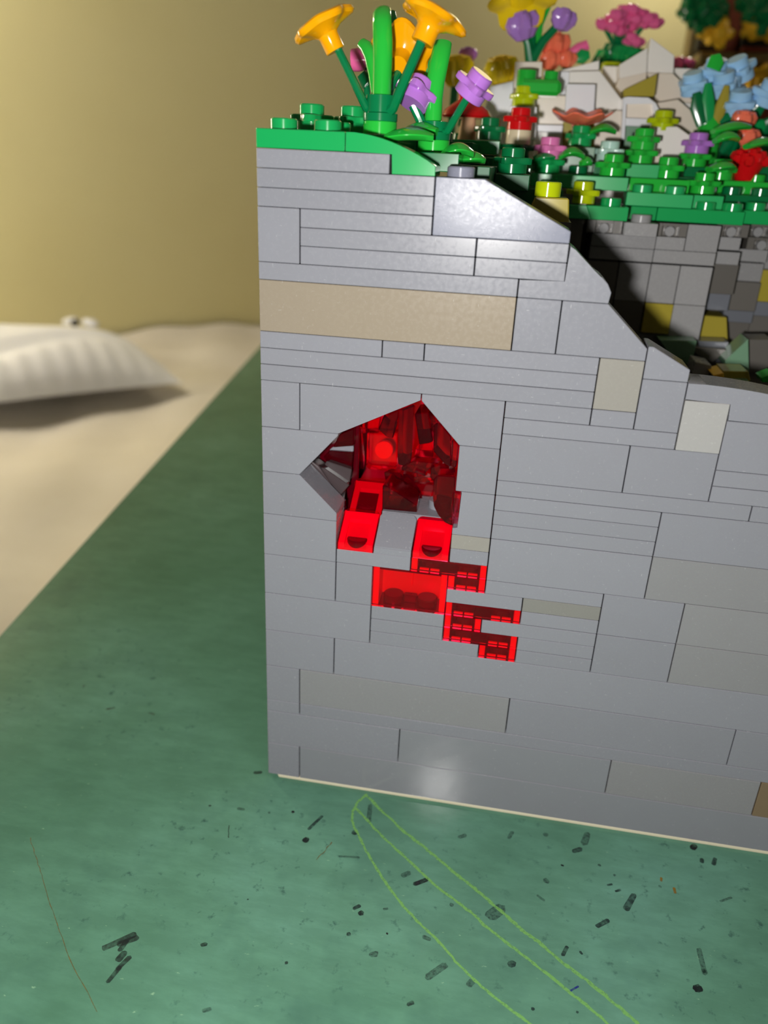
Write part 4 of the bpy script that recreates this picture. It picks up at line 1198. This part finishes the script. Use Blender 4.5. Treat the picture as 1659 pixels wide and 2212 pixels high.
# berries
p = at(1616, 346, 96)
t = thing('berry_cluster', 'cluster of red berries at the right edge of the meadow', 'toy berries', (p.x, 96, p.z - 4))
for k in range(16):
    a_ = k * 2.4; rr = 1.2 + 3.2 * math.sqrt(k / 16)
    q = p + Vector((rr * math.cos(a_), rr * math.sin(a_) * .6 - 1.5, 2.4 - .42 * rr * rr * .35 + random.uniform(-.4, .4)))
    bm = bmesh.new(); lathe(bm, [(0, -1.5), (1.1, -1.1), (1.55, 0), (1.1, 1.1), (0, 1.5)], Matrix.Translation(q), 10); obj('berry', bm, 'red', t)
bm = bmesh.new(); lathe(bm, [(0, -5), (2.4, -5), (3.2, -3.2), (4.4, -.8), (3.4, 1.0), (0, 1.4)], Matrix.Translation(p), 16); obj('core', bm, 'red', t)


# ------------------------------------------------------------------ blurred flowers further back
def ruffle(bm, c, r, d=(0, 0, 1), lobes=5, h=1.0):
    lathe(bm, [(0, -r * .9 * h), (r * .55, -r * .75 * h), (r * .95, -r * .2 * h), (r, r * .25 * h), (r * .8, r * .65 * h), (r * .5, r * .55 * h), (r * .35, r * .8 * h), (0, r * .85 * h)], axis(c, d), 30,
          lambda t, rr, z: rr * (1 + .17 * math.cos(lobes * t) * (rr / r) + .06 * math.cos(2 * lobes * t + z * 2.2)))
def back_flower(name, label, base, heads, mat_stem='green_stem', group=None, leaves=()):
    """heads: (pixel u, v, depth, radius mm, material, axis)"""
    t = thing(name, label, 'toy flower', base, group)
    b0 = Vector(base)
    for u, v, Y, r, m, d in heads:
        p_ = at(u, v, Y)
        mid = b0.lerp(p_, .5) + Vector(((p_.x - b0.x) * -.12, 0, 0))
        bm = bmesh.new(); tube(bm, [b0, mid, p_], [1.5, 1.2, 1.0], 10); obj('stem', bm, mat_stem, t)
        bm = bmesh.new(); ruffle(bm, p_, r, d); obj('flower_head', bm, m, t)
    for pts, Y, w, m in leaves:
        P_ = [at(u, v, Y) for u, v in pts]; n = len(P_)
        bm = bmesh.new(); tube(bm, P_, [(w * math.sin(math.pi * (.15 + .75 * k / (n - 1))), .6) for k in range(n)], 10); obj('leaf', bm, m, t)
    return t
b = at(1146, 134, 116)
t = back_flower('purple_flower_plant', 'two purple flowers and a yellow daffodil on one stem on the grey rock', (b.x, 116, b.z), [(1128, 56, 114, 4.4, 'purple', (-.3, -.2, 1)), (1216, 42, 116, 3.4, 'purple', (.2, 0, 1))],
                leaves=[([(1150, 130), (1156, 90), (1162, 50), (1190, 5)], 118, 1.8, 'green_bright')])
bm = bmesh.new(); p_ = at(1128, 8, 118)
lathe(bm, [(0, -2), (3.2, -1.6), (6.4, -.6), (8.6, .2), (8.8, .8), (6.2, .5), (3.4, 1.2), (3.2, 6), (3.6, 8), (3.0, 8), (2.4, 2), (0, 2)], axis(p_, (-.1, -.8, .62)), 42, lambda q_, r, z: (r * (1 + .12 * (r > 6) * math.cos(6 * q_)), z - .5 * (r > 6) * math.cos(6 * q_)))
obj('flower_head', bm, 'yellow', t, 'yellow daffodil head')
tube_p = [Vector((b.x, 116, b.z)), at(1150, 70, 118), p_]
bm = bmesh.new(); tube(bm, tube_p, [1.4, 1.2, 1.2], 10); obj('stem', bm, 'green_stem', t)

for u, v, Y, lab, r in ((984, 152, 120, 'yellow flower at the far left behind the lavender flower', 5.0), (1082, 152, 122, 'yellow flower against the left edge of the grey rock', 4.8)):
    p_ = at(u, v, Y); base = (p_.x, Y, 144.2)
    t = back_flower('yellow_flower', lab, base, [(u, v, Y, r, 'yellow', (-.15, -.3, 1))], group='yellow flowers behind the mushroom')
for u, v, Y, r, m, lab in ((1010, 118, 130, 2.6, 'lavender', 'small lilac flower between the two yellow ones'), (1196, 98, 140, 4.6, 'coral', 'orange red flower right of the purple flower stems'), (1188, 130, 136, 3.2, 'coral', 'orange red flower low behind the grey rock'), (1224, 128, 138, 2.8, 'coral', 'small orange red flower above the sloping grey rock')):
    p_ = at(u, v, Y); back_flower('red_poppy' if m == 'coral' else 'lilac_flower', lab, (p_.x, Y, 150), [(u, v, Y, r, m, (0, -.2, 1))])
# pink spike
p0, p1 = at(1232, 118, 142), at(1270, 96, 142)
t = thing('pink_spike', 'pink flower spike with a green leaf above the sloping grey rock', 'toy flower', (p0.x, 142, 150))
bm = bmesh.new(); tube(bm, [Vector((p0.x, 142, 150)), p0], 1, 8); obj('stem', bm, 'green_stem', t)
bm = bmesh.new(); tube(bm, [p0, p0.lerp(p1, .5), p1], [1.6, 2.0, 1.4], 10); obj('flower_head', bm, 'magenta', t)
bm = bmesh.new(); tube(bm, [at(1240, 128, 140), at(1258, 122, 140), at(1274, 118, 140)], [(1, .6), (2.2, .8), (1, .5)], 10); obj('leaf', bm, 'green', t)
# pink bouquet
b = at(1335, 150, 178)
t = thing('pink_bouquet', 'domed pink flower bush over round green leaves behind the grey peak', 'toy flower', (b.x, 178, 146))
bm = bmesh.new(); lathe(bm, [(0, 146), (4, 146), (5, b.z - 4), (0, b.z - 4)], Matrix.Translation((b.x, 178, 0)), 12); obj('trunk', bm, 'green_dark', t)
for u, v, r in ((1316, 128, 4.5), (1345, 122, 5.5), (1366, 126, 4.5), (1330, 112, 4), (1305, 140, 4), (1352, 138, 5)):
    bm = bmesh.new(); ruffle(bm, at(u, v, 176 + random.uniform(-3, 3)), r, (0, -.2, 1), 6); obj('leaf', bm, 'green' if r > 4.2 else 'green_dark', t)
heads = [(1303, 52), (1318, 42), (1334, 32), (1350, 24), (1368, 22), (1386, 30), (1402, 40), (1416, 50), (1340, 46), (1358, 40), (1376, 42), (1392, 52), (1326, 58), (1366, 58), (1348, 84), (1366, 82), (1358, 94), (1376, 90), (1340, 66)]
for i, (u, v) in enumerate(heads):
    p_ = at(u, v, 174 + random.uniform(-5, 5))
    bm = bmesh.new(); ruffle(bm, p_, random.uniform(2.0, 2.9), (random.uniform(-.4, .4), -.3, 1), 5, .8); obj('flower_head', bm, 'magenta', t)
    if i % 3 == 0:
        bm = bmesh.new(); tube(bm, [Vector((b.x, 178, b.z + 4)), p_], .8, 6); obj('stem', bm, 'green_stem', t)
# little lime plate and pink-green plant
p_ = at(1318, 162, 150); bm = bmesh.new(); flower_plate(bm, Matrix.Translation(p_ - Vector((0, 0, 3))), s=1.3); tag(obj('stud_flower', bm, 'lime'), 'lime stud flower in the notch between the two grey peaks', 'toy flower')
b = at(1473, 165, 200); t = back_flower('pink_flower', 'small pink flower with green leaves right of the grey peak', (b.x, 200, 146), [(1466, 138, 200, 3.0, 'magenta', (0, -.2, 1)), (1484, 139, 200, 2.6, 'magenta', (0, -.2, 1))],
                                leaves=[([(1458, 158), (1470, 150), (1490, 160)], 198, 2.6, 'green_dark')])
bm = bmesh.new(); ruffle(bm, at(1474, 172, 198), 4.2, (0, -.3, 1)); obj('leaf', bm, 'khaki', t)
# blue bouquet
b = at(1534, 272, 112)
hb = [(1500, 184, 116, 3.9), (1541, 160, 120, 4.3), (1602, 157, 124, 4.5), (1565, 188, 118, 4.4), (1596, 228, 112, 4.3), (1652, 208, 114, 4.4), (1580, 205, 122, 4.0), (1530, 178, 126, 3.6)]
t = thing('blue_flower_bouquet', 'bouquet of pale blue flowers with long green leaves at the right edge', 'toy flower', (b.x, 112, 142.4))
bm = bmesh.new(); lathe(bm, [(0, 142.4), (3.4, 142.4), (3.4, b.z), (2.6, b.z + 2), (0, b.z + 2)], Matrix.Translation((b.x, 112, 0)), 20); obj('base', bm, 'green_bright', t)
for u, v, Y, r in hb:
    p_ = at(u, v, Y)
    bm = bmesh.new(); tube(bm, [Vector((b.x, 112, b.z)), Vector((b.x, 113, b.z)).lerp(p_, .5), p_], [1.1, .95, .9], 8); obj('stem', bm, 'green_stem', t)
    bm = bmesh.new(); flower_plate(bm, axis(p_ - Vector((0, 0, 2)), Vector((random.uniform(-.6, .3), -.35, 1)), random.uniform(0, 1)), s=r / 3.6); obj('flower_head', bm, 'blue', t)
for pts, w, m in (([(1530, 270), (1528, 220), (1530, 180)], 1.8, 'green'), ([(1545, 268), (1562, 220), (1570, 185)], 1.5, 'olive'), ([(1520, 268), (1508, 230), (1504, 200)], 2.0, 'green_dark'), ([(1555, 268), (1580, 250), (1600, 236)], 1.4, 'green_stem'), ([(1540, 150), (1550, 128), (1558, 122)], 1.9, 'green_bright')):
    bm = bmesh.new(); P_ = [at(u, v, 110) for u, v in pts]; tube(bm, P_, [(w, .8), (w * 1.1, .8), (w * .5, .5)], 10); obj('leaf', bm, m, t)
b = at(1610, 300, 118)
t = thing('dark_green_plant', 'dark green leafy plant with cream bud behind the berries', 'toy plant', (b.x, 118, 143))
for u0, v0, u1, v1, m in ((1560, 330, 1650, 222, 'green_stem'), (1600, 330, 1690, 250, 'green_dark'), (1590, 320, 1560, 250, 'green_dark'), (1630, 330, 1640, 260, 'green'), (1570, 300, 1540, 262, 'green_dark'), (1650, 330, 1700, 300, 'green_dark')):
    bm = bmesh.new(); A_, B_ = at(u0, v0, 118), at(u1, v1, 114); tube(bm, [A_, A_.lerp(B_, .5) + Vector((0, 0, 1)), B_], [(1.4, .8), (3.0, 1.0), (1.2, .5)], 10); obj('leaf', bm, m, t)
bm = bmesh.new(); lathe(bm, [(0, 143), (9, 143), (10, b.z - 6), (7, b.z), (0, b.z + 2)], Matrix.Translation((b.x + 2, 122, 0)), 14); obj('foliage_core', bm, 'green_dark', t)
bm = bmesh.new(); ruffle(bm, at(1630, 210, 118), 3.4); obj('bud', bm, 'cream', t)
for u, v, r, m, lab in ((1606, 260, 3.0, 'orange_disc', 'orange bud low in the blue bouquet'), (1616, 297, 2.8, 'orange_disc', 'small orange berry above the red ones')):
    p_ = at(u, v, 104); t = thing('orange_bud', lab, 'toy flower', tuple(p_ - Vector((0, 0, 3))))
    bm = bmesh.new(); ruffle(bm, p_, r, (0, -.3, 1)); obj('bud', bm, 'coral', t)
    bm = bmesh.new(); tube(bm, [p_, p_ + Vector((0, 6, -9))], .8, 8); obj('stem', bm, 'green_stem', t)

# ------------------------------------------------------------------ brown brick house far behind on the table
YB = 400
def hb_(name, u0, v0, u1, v1, Y, th, mat, par, bev=1.0, label=None):
    vm = (v0 + v1) / 2; a, c = at(u0, vm, Y), at(u1, vm, Y); a.z = at(1570, v0, YB).z; c.z = at(1570, v1, YB).z; bm = bmesh.new()
    box(bm, min(a.x, c.x), max(a.x, c.x), Y, Y + th, min(a.z, c.z), max(a.z, c.z), bev); return obj(name, bm, mat, par, label)
gl = at(1520, 170, YB)
house = thing('brick_house', 'brown toy brick house with dark leaves standing behind the meadow', 'toy house', (gl.x + 60, YB + 40, TZ))
hb_('ledge', 1508, 118, 1800, 140, YB - 12, 90, 'khaki', house)
hb_('wall', 1512, 140, 1800, 196, YB, 70, 'wood_dark', house)
hb_('wall', 1500, 196, 1800, 330, YB - 4, 70, 'wood_red', house)
hb_('post', 1553, -60, 1607, 119, YB - 4, 14, 'wood_red', house)
hb_('post', 1540, -60, 1553, 119, YB, 14, 'wood_dark', house); hb_('post', 1607, -60, 1622, 119, YB, 14, 'wood_dark', house)
hb_('back_wall', 1512, -60, 1800, 118, YB + 30, 40, 'black', house)
hb_('corner_post', 1492, 30, 1506, 118, YB + 10, 20, 'khaki', house)
a = at(1500, 330, YB); a.z = at(1570, 330, YB).z; bm = bmesh.new(); box(bm, a.x, a.x + 170, YB, YB + 70, TZ + .02, a.z, .5); obj('lower_wall', bm, 'wood_dark', house)
hb_('black_block', 1505, 82, 1552, 116, YB - 8, 12, 'black', house); hb_('black_block', 1600, 72, 1680, 108, YB - 8, 12, 'black', house)
hb_('sill', 1600, 104, 1800, 118, YB - 10, 12, 'wood_red', house)
for u, v, r in ((1522, 70, 4.0), (1553, 73, 7.2), (1624, 60, 6.0), (1660, 64, 6.0), (1640, 178, 8.5)):
    bm = bmesh.new(); ruffle(bm, at(u, v, YB - 16), r, (0, -1, 0)); obj('flower_head', bm, 'amber', house)
for u, v, r in ((1510, 15, 9), (1535, 12, 10), (1524, 38, 9), (1488, 24, 6), (1545, 35, 8), (1500, 5, 7), (1635, 10, 11), (1660, 30, 12), (1640, 45, 8)):
    bm = bmesh.new(); ruffle(bm, at(u, v, YB - 14), r, (random.uniform(-.6, .6), -.8, .5), 6, .7); obj('leaf', bm, 'green_dark', house)
